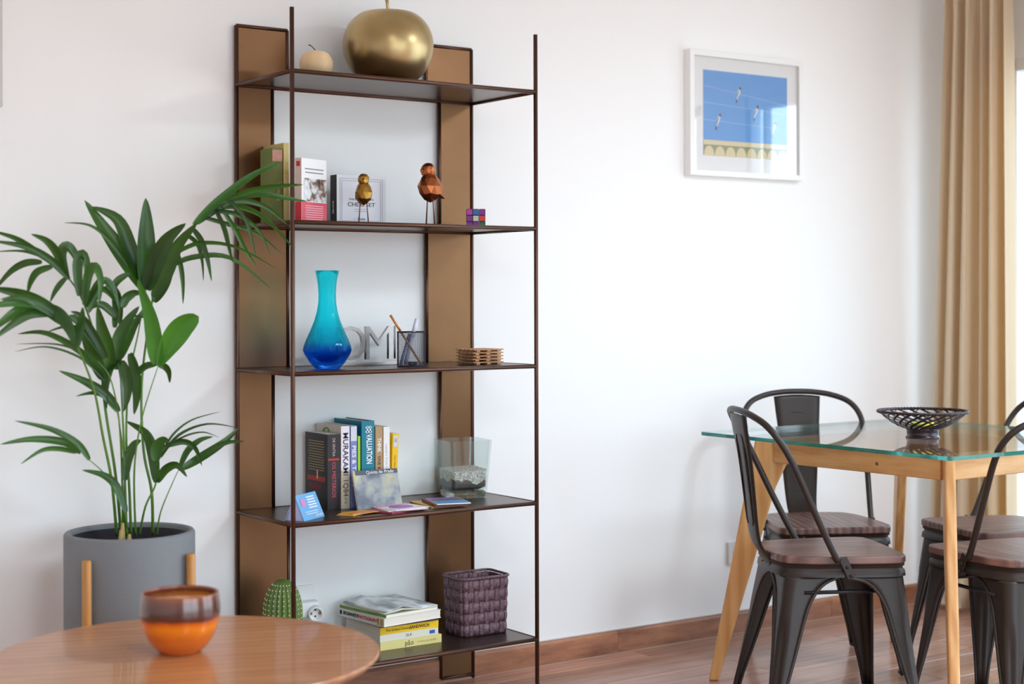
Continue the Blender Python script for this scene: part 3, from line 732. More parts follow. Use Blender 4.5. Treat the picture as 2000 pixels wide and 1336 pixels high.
# ---- blue tent card
tc_ = thing('tent_card', 'folded light blue tent card behind the left post on the fourth shelf', 'card', (-.722, -.262, T4), math.radians(33))
BLU = mat('sky_blue_card', '#6fb0e0', .4); LAV = mat('lavender_card', '#c4c6ee', .5)
Lc, Dc, Hc = .056, .030, .068
MB().grid([[(-Lc, -Dc, 0), (Lc, -Dc, 0)], [(-Lc, 0, Hc), (Lc, 0, Hc)]], smooth=False).obj('front_panel', BLU, tc_, solid=.001)
MB().grid([[(-Lc, Dc, 0), (Lc, Dc, 0)], [(-Lc, 0, Hc), (Lc, 0, Hc)]], smooth=False).obj('rear_panel', LAV, tc_, solid=.001)
MB().prism([(-Dc+.002, 0), (Dc-.002, 0), (0, Hc-.003)], -.001, .001, axes((0, 1, 0), (0, 0, 1), (-Lc+.004, 0, 0))).obj('end_flap', LAV, tc_)
sl = Vector((0, Dc, Hc)).normalized()
Mf = lambda x, t: axes((1, 0, 0), sl, Vector((x, -Dc, 0))+sl*t*math.hypot(Dc, Hc)+Vector((0, -.0012, .0006)))
strips(tc_, Mf(.016, .85), .046, 5, .0075, .0032, WINK, seed=12)
strips(tc_, Mf(.0, .30), .07, 2, .006, .0016, WINK, seed=13)
o = MB().box((0, 0, 0), (.022, .022, .0004)).obj('pink_square_print', mat('pinkish_print', '#d88ac0', .4), tc_); o.data.transform(Mf(-.028, .68))
text('@ madeira', .009, WINK, tc_, Mf(.034, .12))

# ---- bottom shelf: cactus, books, basket
cm_ = bpy.data.materials.new('cactus_skin'); cm_.use_nodes = True; _n = cm_.node_tree.nodes; _l = cm_.node_tree.links
_n['Principled BSDF'].inputs['Base Color'].default_value = lin('#5f7a35'); _n['Principled BSDF'].inputs['Roughness'].default_value = .45
ca = thing('cactus_ornament', 'round ribbed green cactus with white dots at the left of the bottom shelf', 'cactus', (-.728, -.140, T5))
ca.scale = (1.04, 1.04, 1.05)
NR = 22
def crib(a, z): return 1 + .055*math.cos(a*NR)
cp = [(.02, 0), (.034, .004), (.043, .03), (.049, .07), (.0505, .11), (.048, .145), (.041, .172), (.030, .192), (.017, .204), (.004, .208)]
cpp = [(p.x, p.z) for p in crom([(r, 0, z) for r, z in cp], 3)]
MB().lathe(cpp, NR*8, fn=crib).obj('cactus_body', cm_, ca)
DOT = mat('spine_dot', '#e8e2bc', .5); f = MB()
for k in range(NR):
    a = 2*PI*k/NR
    for z, r in [(.02+i*.0125, None) for i in range(15)]:
        for i in range(len(cpp)-1):
            if cpp[i][1] <= z <= cpp[i+1][1]:
                t = (z-cpp[i][1])/(cpp[i+1][1]-cpp[i][1]+1e-9); r = cpp[i][0]*(1-t)+cpp[i+1][0]*t
        if r: f.sphere((r*1.055*math.cos(a), r*1.055*math.sin(a), z), .0019, 6, 4)
tag(f.obj('spine_dots', DOT, ca), None, None, None, 'stuff')
MB().lathe([(.026, .0), (.03, .001), (.03, .006), (.02, .008)], 24).obj('ceramic_foot', mat('grey_ceramic', '#6c6c72', .4), ca)

GB = 'books stacked flat on the bottom shelf'
def flat(label, x0, x1, yf, d, z, t, col, rz=0., **k):
    r = book(label, (x1, yf+d/2, z+t/2), t, d, x1-x0, col, (0, -PI/2, 0), GB, **k)
    if rz:
        c_ = Vector(((x0+x1)/2, yf+d/2, 0)); p = Vector(r.location)-c_; R_ = Matrix.Rotation(rz, 3, 'Z')
        r.location = c_ + R_ @ p; r.rotation_euler = (Matrix.Rotation(rz, 3, 'Z') @ Matrix.Rotation(-PI/2, 3, 'Y')).to_euler()
    return r
b = flat('cream yellow book at the bottom of the flat stack', -.468, -.262, -.232, .205, T5, .024, '#e6d98e')
text('pão', .020, mat('brown_ink', '#4a3424', .5), b, DOWN(0, -.1030, .11)); text('à mesa em família', .009, mat('tan_ink', '#b59a58', .5), b, DOWN(0, -.1030, .05))
b = flat('white book lettered SILK, second from the bottom of the flat stack', -.468, -.272, -.230, .20, T5+.0242, .020, '#e4e2d2')
text('SILK', .012, mat('slate_ink', '#5a5a66', .5), b, DOWN(0, -.1005, .10)); MB().b2(-.005, .005, -.1010, -.1004, .012, .030).obj('blue_label', mat('blue_label', '#3c5ea8', .5), b)
b = flat('bright yellow sandwich cookbook in the middle of the flat stack', -.466, -.270, -.228, .20, T5+.0444, .020, '#f4c81e')
text('SANDWICH', .0125, INK, b, DOWN(0, -.1005, .065), bold=.0003); text('The Grilled Cheese', .010, INK, b, DOWN(0, -.1005, .138))
b = flat('thin dark indigo book just above the yellow cookbook', -.468, -.268, -.226, .20, T5+.0646, .009, '#3a3450', rz=.03)
text('NIGHT', .007, YINK, b, DOWN(0, -.1005, .06))
# photography handbook, spine to the left
tb = thing('book', 'white beginner photography handbook near the top of the flat stack, spine to the left', 'book', (-.385, -.140, T5+.0740), (0, 0, math.radians(6)), GB)
MB().b2(-.098, .102, -.112, .112, .001, .023).obj('page_block', PAPER, tb)
MB().b2(-.100, .104, -.114, .114, 0, .001).b2(-.100, .104, -.114, .114, .023, .024).obj('cover', mat('cover_white', '#f2f1f0', .3), tb)
MB().b2(-.101, -.099, -.114, .114, 0, .024).obj('spine', mat('spine_white', '#e2e2dc', .35), tb)
LS = lambda y, z: axes((0, -1, 0), (0, 0, 1), (-.1014, y, z))
text("BEGINNER'S", .014, INK, tb, LS(.050, .012), bold=.0002); text('PHOTOGRAPHY', .014, RINK, tb, LS(-.035, .012), bold=.0002)
MB().b2(-.1016, -.101, -.108, -.096, .003, .021).b2(-.1016, -.101, -.090, -.082, .003, .021).obj('printed_bars', mat('tan_ink', '#b59a58', .5), tb)
MB().b2(-.1016, -.101, .095, .105, .006, .018).obj('emblem', INK, tb)
# magazines on top
mg = thing('magazine', 'white glossy magazine with curled pages, topmost of the flat stack', 'magazine', (-.378, -.135, T5+.1065), (0, 0, math.radians(4)))
MAG = bpy.data.materials.new('magazine_cover'); MAG.use_nodes = True; _n = MAG.node_tree.nodes; _l = MAG.node_tree.links
_c = _n.new('ShaderNodeTexCoord'); _mp = _n.new('ShaderNodeMapping'); _mp.inputs['Scale'].default_value = (3, 1.2, 1); _z = _n.new('ShaderNodeTexNoise'); _z.inputs['Scale'].default_value = 9; _r = _n.new('ShaderNodeValToRGB')
_r.color_ramp.elements[0].position = .38; _r.color_ramp.elements[0].color = lin('#8f9a9a'); _r.color_ramp.elements[1].position = .6; _r.color_ramp.elements[1].color = lin('#eef1f2')
_l.new(_c.outputs['Object'], _mp.inputs[0]); _l.new(_mp.outputs[0], _z.inputs['Vector']); _l.new(_z.outputs['Fac'], _r.inputs[0]); _l.new(_r.outputs[0], _n['Principled BSDF'].inputs['Base Color']); _n['Principled BSDF'].inputs['Roughness'].default_value = .25
for q_, (dz, m_, nm) in enumerate(((0, PAPER, 'inner_pages'), (.0032, MAG, 'cover'))):
    rows = []
    for i in range(13):
        x = -.093+.186*i/12; lift = .012*max(0, 1-abs(x+.03)/.07)**1.5
        rows.append([(x, -.108+.216*j/6, dz+lift*(.5+.5*q_)+.001) for j in range(7)])
    MB().grid(rows).obj(nm, m_, mg, solid=.0018)
m2 = thing('magazine', 'green-edged magazine lying directly on the photography handbook', 'magazine', (-.383, -.137, T5+.0983), (0, 0, math.radians(8)))
MB().b2(-.096, .094, -.108, .108, 0, .0068).obj('page_block', PAPER, m2)
MB().b2(-.097, .095, -.109, .109, .0068, .0076).obj('cover', mat('olive_cover', '#b9bfa8', .3), m2); MB().b2(-.0978, -.096, -.109, .109, 0, .0074).obj('spine', mat('leaf_green_spine', '#6f8c3a', .4, var=.5, vscale=30), m2)

# woven strap basket
WV = bpy.data.materials.new('plum_strap'); WV.use_nodes = True; _n = WV.node_tree.nodes; _l = WV.node_tree.links; _b = _n['Principled BSDF']
_c = _n.new('ShaderNodeTexCoord'); _z = _n.new('ShaderNodeTexNoise'); _z.inputs['Scale'].default_value = 160; _r = _n.new('ShaderNodeValToRGB')
_r.color_ramp.elements[0].position = .35; _r.color_ramp.elements[0].color = lin('#513840'); _r.color_ramp.elements[1].position = .65; _r.color_ramp.elements[1].color = lin('#7d5f68')
_l.new(_c.outputs['Object'], _z.inputs['Vector']); _l.new(_z.outputs['Fac'], _r.inputs[0]); _l.new(_r.outputs[0], _b.inputs['Base Color']); _b.inputs['Roughness'].default_value = .45
_bp = _n.new('ShaderNodeBump'); _bp.inputs['Strength'].default_value = .3; _bp.inputs['Distance'].default_value = .001; _l.new(_z.outputs['Fac'], _bp.inputs['Height']); _l.new(_bp.outputs[0], _b.inputs['Normal'])
WB = thing('woven_basket', 'plum brown woven strap basket at the right of the bottom shelf', 'basket', (-.100, -.170, T5+.001), math.radians(-3))
bx, by, bh, rc = .083, .062, .176, .020
def bask(s, off=0., zz=0.):
    """point on rounded rectangle at arclength fraction s, tapering to the foot"""
    k = 1-.06*(1-zz/bh); X, Y, r = bx*k+off, by*k+off, rc
    segs = [(2*(X-r)), PI*r/2, 2*(Y-r), PI*r/2, 2*(X-r), PI*r/2, 2*(Y-r), PI*r/2]; T = sum(segs); t = (s % 1)*T
    st = [(-X+r, -Y), None, (X, -Y+r), None, (X-r, Y), None, (-X, Y-r), None]; dr = [(1, 0), 0, (0, 1), 0, (-1, 0), 0, (0, -1), 0]
    cs = [0, (X-r, -Y+r, -PI/2), 0, (X-r, Y-r, 0), 0, (-X+r, Y-r, PI/2), 0, (-X+r, -Y+r, PI)]
    for i, L in enumerate(segs):
        if t <= L or i == 7:
            if i % 2 == 0: return Vector((st[i][0]+dr[i][0]*t, st[i][1]+dr[i][1]*t, zz))
            a = cs[i][2]+t/r; return Vector((cs[i][0]+r*math.cos(a), cs[i][1]+r*math.sin(a), zz))
        t -= L
NV, NH = 30, 5; ph = (bh-.01)/NH
for j in range(NH):
    rows = []
    for i in range(NV*6+1):
        s = i/(NV*6); u = (i/6)*PI; o = .0018*math.cos(u)*(1 if j % 2 else -1)
        z0 = j*ph+.001; z1 = (j+1)*ph-.001
        rows.append([bask(s+.5/NV, o-.0006, z0), bask(s+.5/NV, o+.0004, (z0+z1)/2), bask(s+.5/NV, o-.0006, z1)])
    MB().grid(rows).obj('woven_band', WV, WB, solid=.0012)
for i in range(NV):
    rows = []
    for k in range(NH*6+1):
        z = k/6*ph; u = (k/6-.5)*PI; o = -.0020*math.sin(u+PI/2)*(1 if i % 2 else -1)*0 + .0020*math.cos((k/6-.5)*PI)*(1 if (i % 2) else -1)*(1)
        jj = min(NH-1, int(k/6)); o = .0022*math.sin((k/6-jj)*PI)*(1 if (i+jj) % 2 == 0 else -1)
        c0 = (i+.5)/NV
        rows.append([bask(c0-.44/NV, o-.0006, z), bask(c0, o+.0004, z), bask(c0+.44/NV, o-.0006, z)])
    MB().grid(rows).obj('upright_strap', WV, WB, solid=.0012)
MB().tube([bask(i/80, .001, bh-.005) for i in range(80)], .0042, 8, closed=True).obj('rim', WV, WB)
MB().prism([tuple(bask(i/40, -.003, 0))[:2] for i in range(40)], 0, .002).obj('basket_floor', mat('dark_plum', '#2a1c22', .7), WB)

# ---- wall socket with white adapters behind the bottom shelf
ws = thing('wall_socket', 'white wall socket plate low behind the shelving unit', 'socket', (-.592, YB, .305))
MB().b2(-.05, .04, -.008, 0, -.04, .045).obj('socket_plate', WHITE, ws, bevel=.003)
ad = thing('plug_adapter', 'white round plug adapters stuck in the socket behind the shelving unit', 'adapter', (-.598, YB-.008, .285))
def sock(nm, c, r, L, d):
    d = Vector(d).normalized(); M_ = d.to_track_quat('Z', 'Y').to_matrix().to_4x4(); M_.translation = Vector(c)
    b = MB(); b.lathe([(r, 0), (r, L), (r*.97, L+.002), (r*.82, L+.002), (r*.80, L-.012), (.0005, L-.013)], 32); o = b.obj(nm, WHITE, ad); o.data.transform(M_)
    h = MB(); 
    for u in (-.0095, .0095): h.tube([(0, u, L-.0129), (0, u, L-.0120)], .0028, 10)
    o2 = h.obj('pin_hole', BLACK, o); o2.data.transform(M_)
    c_ = MB().b2(r*.45, r*.78, -.003, .003, L-.0125, L-.006).b2(-r*.78, -r*.45, -.003, .003, L-.0125, L-.006).obj('earth_clip', mat('brass_clip', '#a8793a', .35, .9), o); c_.data.transform(M_)
MB().b2(-.028, .048, -.034, 0, -.026, .022).obj('adapter_body', WHITE, ad, bevel=.008, seg=3)
sock('adapter_socket', (.030, -.030, -.010), .021, .026, (-.35, -1, -.1))
sock('adapter_socket', (-.024, -.020, .0), .020, .022, (-1, -.5, 0))
PALM = [
 ([[-1.198,-0.208,0.575],[-1.22,-0.253,0.709],[-1.231,-0.262,0.841],[-1.229,-0.278,0.986],[-1.212,-0.297,1.103],[-1.194,-0.304,1.212]], 0.0033, [
  ([[-1.195,-0.303,1.212],[-1.198,-0.31,1.298],[-1.2,-0.317,1.376],[-1.202,-0.324,1.445]],0.0465,-0.42),
  ([[-1.197,-0.302,1.212],[-1.238,-0.28,1.286],[-1.28,-0.257,1.357],[-1.328,-0.232,1.44]],0.0439,-0.51),
  ([[-1.202,-0.301,1.226],[-1.232,-0.288,1.324],[-1.259,-0.275,1.392],[-1.315,-0.252,1.423]],0.0362,-0.16),
  ([[-1.192,-0.304,1.212],[-1.182,-0.328,1.272],[-1.16,-0.356,1.337],[-1.122,-0.39,1.38]],0.0439,0.01),
  ([[-1.235,-0.288,1.272],[-1.283,-0.29,1.336],[-1.336,-0.29,1.374],[-1.401,-0.286,1.379]],0.0103,-0.08),
 ]),
 ([[-1.145,-0.224,0.575],[-1.169,-0.276,0.694],[-1.187,-0.268,0.8],[-1.192,-0.268,0.958],[-1.18,-0.278,1.102],[-1.164,-0.289,1.207],[-1.12,-0.31,1.313],[-1.074,-0.329,1.376],[-1.017,-0.351,1.43],[-0.962,-0.373,1.455]], 0.0033, [
  ([[-1.168,-0.292,1.194],[-1.148,-0.318,1.26],[-1.128,-0.345,1.325],[-1.087,-0.38,1.383]],0.0387,-0.49),
  ([[-1.074,-0.329,1.379],[-1.018,-0.354,1.439],[-0.94,-0.388,1.506],[-0.871,-0.419,1.545]],0.022,0.39),
  ([[-1.005,-0.356,1.443],[-0.944,-0.396,1.469],[-0.884,-0.437,1.481],[-0.833,-0.473,1.484]],0.0155,-0.33),
  ([[-0.981,-0.365,1.451],[-0.911,-0.388,1.459],[-0.847,-0.407,1.451],[-0.795,-0.423,1.444]],0.0142,0.54),
  ([[-1.054,-0.337,1.392],[-0.979,-0.363,1.441],[-0.905,-0.389,1.431],[-0.845,-0.409,1.381]],0.0155,-0.12),
  ([[-1.066,-0.332,1.383],[-0.991,-0.341,1.431],[-0.897,-0.357,1.409],[-0.806,-0.373,1.318]],0.0155,-0.54),
  ([[-1.048,-0.339,1.399],[-0.987,-0.347,1.383],[-0.913,-0.361,1.361],[-0.843,-0.374,1.304]],0.0116,-0.25),
  ([[-1.12,-0.311,1.306],[-1.066,-0.347,1.333],[-0.987,-0.394,1.323],[-0.896,-0.445,1.266]],0.0116,-0.46),
  ([[-1.138,-0.303,1.266],[-1.081,-0.334,1.295],[-0.994,-0.377,1.294],[-0.903,-0.421,1.217]],0.0142,0.38),
  ([[-1.078,-0.327,1.372],[-1.063,-0.347,1.341],[-1.053,-0.365,1.292],[-1.048,-0.381,1.233]],0.0155,0.1),
  ([[-1.114,-0.313,1.315],[-1.102,-0.311,1.273],[-1.095,-0.308,1.227],[-1.093,-0.303,1.175]],0.0129,-0.15),
  ([[-1.096,-0.32,1.359],[-1.065,-0.33,1.333],[-1.052,-0.333,1.286],[-1.049,-0.332,1.234]],0.0116,-0.52),
  ([[-1.023,-0.349,1.422],[-1.009,-0.373,1.372],[-1.006,-0.394,1.325],[-1.004,-0.414,1.28]],0.0129,-0.35),
  ([[-1.011,-0.353,1.43],[-0.972,-0.361,1.367],[-0.944,-0.364,1.314],[-0.914,-0.368,1.271]],0.0129,-0.09),
  ([[-0.987,-0.363,1.443],[-0.954,-0.384,1.393],[-0.942,-0.397,1.339],[-0.936,-0.407,1.293]],0.0103,0.1),
  ([[-1.035,-0.344,1.416],[-0.975,-0.37,1.409],[-0.921,-0.393,1.367],[-0.894,-0.406,1.3]],0.0116,-0.24),
  ([[-1.168,-0.292,1.181],[-1.142,-0.289,1.221],[-1.123,-0.284,1.26],[-1.108,-0.276,1.294]],0.031,0.24),
 ]),
 ([[-1.191,-0.223,0.575],[-1.22,-0.288,0.751],[-1.219,-0.335,0.884],[-1.186,-0.362,1.019]], 0.0026, [
  ([[-1.186,-0.362,1.019],[-1.164,-0.381,1.071],[-1.137,-0.403,1.117],[-1.104,-0.427,1.145]],0.0594,0.09),
  ([[-1.188,-0.361,1.024],[-1.191,-0.358,1.084],[-1.203,-0.353,1.155],[-1.231,-0.341,1.239]],0.0413,0.45),
  ([[-1.184,-0.362,1.021],[-1.166,-0.359,1.018],[-1.153,-0.354,1.002],[-1.148,-0.346,0.975]],0.0168,-0.25),
  ([[-1.188,-0.361,1.024],[-1.206,-0.333,1.018],[-1.219,-0.307,0.997],[-1.223,-0.284,0.957]],0.0181,-0.46),
 ]),
 ([[-1.212,-0.174,0.575],[-1.251,-0.24,0.736],[-1.28,-0.246,0.908],[-1.298,-0.26,1.026],[-1.323,-0.272,1.117],[-1.353,-0.283,1.188],[-1.389,-0.293,1.239],[-1.437,-0.3,1.28],[-1.479,-0.284,1.314],[-1.527,-0.266,1.339]], 0.0033, [
  ([[-1.431,-0.302,1.277],[-1.472,-0.29,1.308],[-1.518,-0.277,1.339],[-1.574,-0.26,1.357]],0.0168,0.31),
  ([[-1.397,-0.315,1.239],[-1.443,-0.313,1.285],[-1.502,-0.306,1.317],[-1.584,-0.292,1.331]],0.0194,-0.01),
  ([[-1.412,-0.309,1.27],[-1.434,-0.321,1.31],[-1.462,-0.331,1.334],[-1.499,-0.338,1.347]],0.0207,0.2),
  ([[-1.405,-0.312,1.251],[-1.444,-0.285,1.289],[-1.492,-0.256,1.308],[-1.556,-0.22,1.306]],0.0103,0.09),
  ([[-1.457,-0.292,1.28],[-1.488,-0.264,1.278],[-1.518,-0.236,1.256],[-1.553,-0.206,1.205]],0.0181,-0.22),
  ([[-1.434,-0.301,1.27],[-1.464,-0.281,1.258],[-1.477,-0.267,1.233],[-1.482,-0.256,1.201]],0.0181,0.11),
  ([[-1.403,-0.312,1.243],[-1.417,-0.303,1.225],[-1.428,-0.296,1.205],[-1.436,-0.289,1.182]],0.0142,-0.05),
  ([[-1.4,-0.313,1.239],[-1.409,-0.299,1.296],[-1.394,-0.293,1.319],[-1.371,-0.29,1.29],[-1.359,-0.284,1.225]],0.0258,0.53),
  ([[-1.374,-0.323,1.197],[-1.378,-0.323,1.27],[-1.369,-0.327,1.3],[-1.358,-0.332,1.264],[-1.366,-0.33,1.194]],0.0258,0.2),
  ([[-1.363,-0.327,1.175],[-1.359,-0.343,1.245],[-1.349,-0.362,1.269],[-1.341,-0.379,1.232],[-1.351,-0.39,1.169]],0.0232,0.24),
  ([[-1.359,-0.329,1.169],[-1.325,-0.335,1.23],[-1.297,-0.339,1.22],[-1.279,-0.34,1.162]],0.0194,0.59),
  ([[-1.355,-0.33,1.156],[-1.329,-0.326,1.207],[-1.307,-0.32,1.212],[-1.278,-0.317,1.181]],0.0181,-0.26),
 ]),
 ([[-1.228,-0.186,0.575],[-1.267,-0.254,0.725],[-1.301,-0.283,0.846],[-1.332,-0.315,0.952],[-1.37,-0.346,1.031],[-1.404,-0.381,1.08],[-1.432,-0.39,1.126],[-1.469,-0.376,1.164]], 0.0033, [
  ([[-1.432,-0.39,1.13],[-1.478,-0.378,1.172],[-1.533,-0.363,1.202],[-1.6,-0.344,1.217]],0.0336,0.2),
  ([[-1.441,-0.387,1.143],[-1.497,-0.387,1.18],[-1.553,-0.388,1.183],[-1.613,-0.388,1.171]],0.031,-0.05),
  ([[-1.45,-0.383,1.151],[-1.507,-0.377,1.168],[-1.555,-0.375,1.152],[-1.608,-0.37,1.11]],0.031,-0.46),
  ([[-1.458,-0.381,1.155],[-1.514,-0.38,1.155],[-1.558,-0.383,1.131],[-1.612,-0.383,1.089]],0.0232,0.32),
  ([[-1.472,-0.375,1.172],[-1.448,-0.4,1.151],[-1.432,-0.423,1.115],[-1.429,-0.44,1.077]],0.031,-0.3),
  ([[-1.408,-0.399,1.073],[-1.404,-0.405,1.108],[-1.399,-0.412,1.139],[-1.399,-0.417,1.17]],0.0232,0.45),
  ([[-1.463,-0.379,1.164],[-1.497,-0.385,1.182],[-1.535,-0.39,1.192],[-1.589,-0.389,1.189]],0.0258,-0.06),
 ]),
 ([[-1.215,-0.195,0.575],[-1.244,-0.266,0.738],[-1.264,-0.298,0.884],[-1.297,-0.327,0.99],[-1.327,-0.319,1.035]], 0.0026, [
  ([[-1.31,-0.325,0.987],[-1.361,-0.304,1.057],[-1.44,-0.272,1.106],[-1.503,-0.246,1.104]],0.0168,0.46),
  ([[-1.316,-0.323,0.996],[-1.352,-0.295,1.051],[-1.41,-0.259,1.077],[-1.498,-0.212,1.078]],0.0065,0.44),
  ([[-1.316,-0.323,0.993],[-1.371,-0.312,1.045],[-1.448,-0.293,1.072],[-1.52,-0.276,1.061]],0.0065,-0.1),
  ([[-1.31,-0.325,1.041],[-1.364,-0.311,1.112],[-1.406,-0.302,1.121],[-1.45,-0.291,1.106]],0.0116,0.46),
  ([[-1.316,-0.323,0.988],[-1.327,-0.299,1.034],[-1.337,-0.274,1.079],[-1.345,-0.251,1.117]],0.0336,-0.42),
  ([[-1.316,-0.323,1.054],[-1.36,-0.32,1.118],[-1.393,-0.322,1.142],[-1.423,-0.326,1.129]],0.0232,-0.32),
  ([[-1.306,-0.326,1.041],[-1.342,-0.325,1.105],[-1.371,-0.326,1.146],[-1.398,-0.328,1.159]],0.0207,-0.02),
  ([[-1.39,-0.295,1.169],[-1.383,-0.294,1.179],[-1.383,-0.29,1.192],[-1.388,-0.284,1.207]],0.0077,-0.28),
 ]),
 ([[-1.214,-0.206,0.575],[-1.233,-0.257,0.736],[-1.245,-0.277,0.869],[-1.261,-0.298,1.013],[-1.268,-0.297,1.117]], 0.0033, [
  ([[-1.283,-0.291,1.011],[-1.299,-0.307,1.066],[-1.318,-0.322,1.118],[-1.334,-0.338,1.172]],0.0362,-0.1),
  ([[-1.271,-0.296,1.011],[-1.268,-0.303,1.078],[-1.251,-0.315,1.127],[-1.223,-0.332,1.171]],0.0336,0.08),
  ([[-1.262,-0.299,1.037],[-1.238,-0.288,1.084],[-1.215,-0.278,1.122],[-1.177,-0.272,1.173]],0.0258,0.23),
  ([[-1.282,-0.292,1.207],[-1.268,-0.297,1.233],[-1.248,-0.304,1.249],[-1.235,-0.308,1.254]],0.0181,0.14),
  ([[-1.257,-0.301,1.168],[-1.246,-0.298,1.192],[-1.223,-0.299,1.205],[-1.204,-0.299,1.202]],0.0232,-0.54),
  ([[-1.294,-0.287,1.223],[-1.269,-0.279,1.205],[-1.252,-0.268,1.166],[-1.243,-0.254,1.116]],0.0258,0.34),
  ([[-1.273,-0.295,1.117],[-1.263,-0.283,1.168],[-1.264,-0.265,1.22],[-1.279,-0.243,1.24]],0.0207,0.36),
  ([[-1.264,-0.299,1.117],[-1.244,-0.311,1.143],[-1.22,-0.325,1.145],[-1.177,-0.346,1.132]],0.0077,-0.12),
  ([[-1.259,-0.3,1.033],[-1.254,-0.32,0.988],[-1.26,-0.335,0.944],[-1.272,-0.348,0.907]],0.031,0.16),
  ([[-1.238,-0.309,1.052],[-1.231,-0.331,1.001],[-1.235,-0.348,0.944],[-1.249,-0.362,0.9]],0.0258,-0.52),
  ([[-1.271,-0.296,1.143],[-1.299,-0.298,1.169],[-1.323,-0.302,1.174],[-1.346,-0.306,1.161]],0.0207,-0.41),
  ([[-1.266,-0.298,1.039],[-1.287,-0.297,1.014],[-1.299,-0.299,0.963],[-1.299,-0.306,0.912]],0.0232,-0.54),
 ]),
 ([[-1.204,-0.203,0.575],[-1.255,-0.294,0.67],[-1.314,-0.344,0.749],[-1.36,-0.35,0.793]], 0.0026, [
  ([[-1.36,-0.35,0.793],[-1.395,-0.359,0.836],[-1.46,-0.357,0.874],[-1.544,-0.349,0.898]],0.0168,-0.42),
  ([[-1.379,-0.343,0.811],[-1.421,-0.345,0.839],[-1.497,-0.335,0.85],[-1.571,-0.325,0.841]],0.0194,-0.16),
  ([[-1.388,-0.34,0.812],[-1.434,-0.344,0.825],[-1.479,-0.348,0.823],[-1.53,-0.35,0.793]],0.0129,0.45),
  ([[-1.278,-0.381,0.661],[-1.3,-0.368,0.725],[-1.327,-0.352,0.753],[-1.372,-0.331,0.767]],0.0207,-0.42),
 ]),
 ([[-1.213,-0.218,0.575],[-1.237,-0.269,0.724],[-1.257,-0.3,0.832],[-1.273,-0.306,0.911]], 0.0026, [
  ([[-1.268,-0.308,0.905],[-1.303,-0.306,0.95],[-1.353,-0.298,0.984],[-1.414,-0.285,1.012]],0.0245,-0.18),
  ([[-1.27,-0.307,0.911],[-1.301,-0.301,0.943],[-1.332,-0.295,0.954],[-1.371,-0.287,0.947]],0.0129,-0.45),
 ]),
 ([[-1.18,-0.22,0.575],[-1.185,-0.274,0.656],[-1.166,-0.296,0.715],[-1.167,-0.306,0.769],[-1.162,-0.316,0.795],[-1.123,-0.331,0.84]], 0.0026, [
  ([[-1.17,-0.313,0.721],[-1.171,-0.297,0.795],[-1.184,-0.277,0.846],[-1.225,-0.245,0.876]],0.0284,0.59),
  ([[-1.244,-0.284,0.729],[-1.239,-0.287,0.778],[-1.223,-0.295,0.819],[-1.207,-0.303,0.83]],0.0258,-0.02),
  ([[-1.17,-0.313,0.721],[-1.157,-0.336,0.756],[-1.136,-0.362,0.768],[-1.119,-0.387,0.738]],0.022,-0.48),
  ([[-1.172,-0.312,0.776],[-1.173,-0.318,0.809],[-1.16,-0.33,0.829],[-1.148,-0.342,0.827]],0.031,-0.28),
  ([[-1.158,-0.317,0.794],[-1.126,-0.315,0.842],[-1.076,-0.32,0.877],[-1.002,-0.335,0.896]],0.0065,-0.41),
  ([[-1.16,-0.316,0.785],[-1.125,-0.351,0.842],[-1.067,-0.395,0.87],[-1.002,-0.441,0.86]],0.0077,0.54),
  ([[-1.151,-0.32,0.812],[-1.107,-0.336,0.824],[-1.078,-0.346,0.805],[-1.063,-0.351,0.76]],0.0155,-0.42),
  ([[-1.129,-0.329,0.825],[-1.092,-0.341,0.842],[-1.056,-0.354,0.846],[-1.021,-0.365,0.831]],0.0052,-0.57),
 ]),
 ([[-1.143,-0.247,0.575],[-1.149,-0.287,0.641],[-1.12,-0.3,0.719],[-1.103,-0.306,0.756]], 0.002, [
  ([[-1.103,-0.306,0.756],[-1.083,-0.312,0.797],[-1.054,-0.323,0.823],[-1.024,-0.333,0.831]],0.0168,0.57),
  ([[-1.1,-0.307,0.75],[-1.051,-0.31,0.775],[-0.99,-0.319,0.812],[-0.946,-0.321,0.849]],0.0232,0.24),
  ([[-1.069,-0.319,0.77],[-1.031,-0.345,0.802],[-0.998,-0.368,0.818],[-0.963,-0.392,0.82]],0.0142,-0.16),
 ]),
]

# ------------------------------------------------------------ palm in grey pot on a wooden stand
PX, PY = -1.232, -.287
leafm = bpy.data.materials.new('palm_leaf'); leafm.use_nodes = True; _n = leafm.node_tree.nodes; _l = leafm.node_tree.links; _b = _n['Principled BSDF']
_c = _n.new('ShaderNodeTexCoord'); _z = _n.new('ShaderNodeTexNoise'); _z.inputs['Scale'].default_value = 6; _z.inputs['Detail'].default_value = 3; _r = _n.new('ShaderNodeValToRGB')
_r.color_ramp.elements[0].position = .35; _r.color_ramp.elements[0].color = lin('#193a18'); _r.color_ramp.elements[1].position = .7; _r.color_ramp.elements[1].color = lin('#386428')
_oi = _n.new('ShaderNodeObjectInfo'); _hs = _n.new('ShaderNodeHueSaturation'); _mr = _n.new('ShaderNodeMapRange'); _mr.inputs['To Min'].default_value = .6; _mr.inputs['To Max'].default_value = 1.3
_l.new(_oi.outputs['Random'], _mr.inputs['Value']); _l.new(_mr.outputs[0], _hs.inputs['Value'])
_l.new(_c.outputs['Object'], _z.inputs['Vector']); _l.new(_z.outputs['Fac'], _r.inputs[0]); _l.new(_r.outputs[0], _hs.inputs['Color']); _l.new(_hs.outputs[0], _b.inputs['Base Color'])
_b.inputs['Roughness'].default_value = .32
_t = _n.new('ShaderNodeBsdfTranslucent'); _t.inputs[0].default_value = lin('#6fa52c'); _mx = _n.new('ShaderNodeMixShader'); _mx.inputs[0].default_value = .16
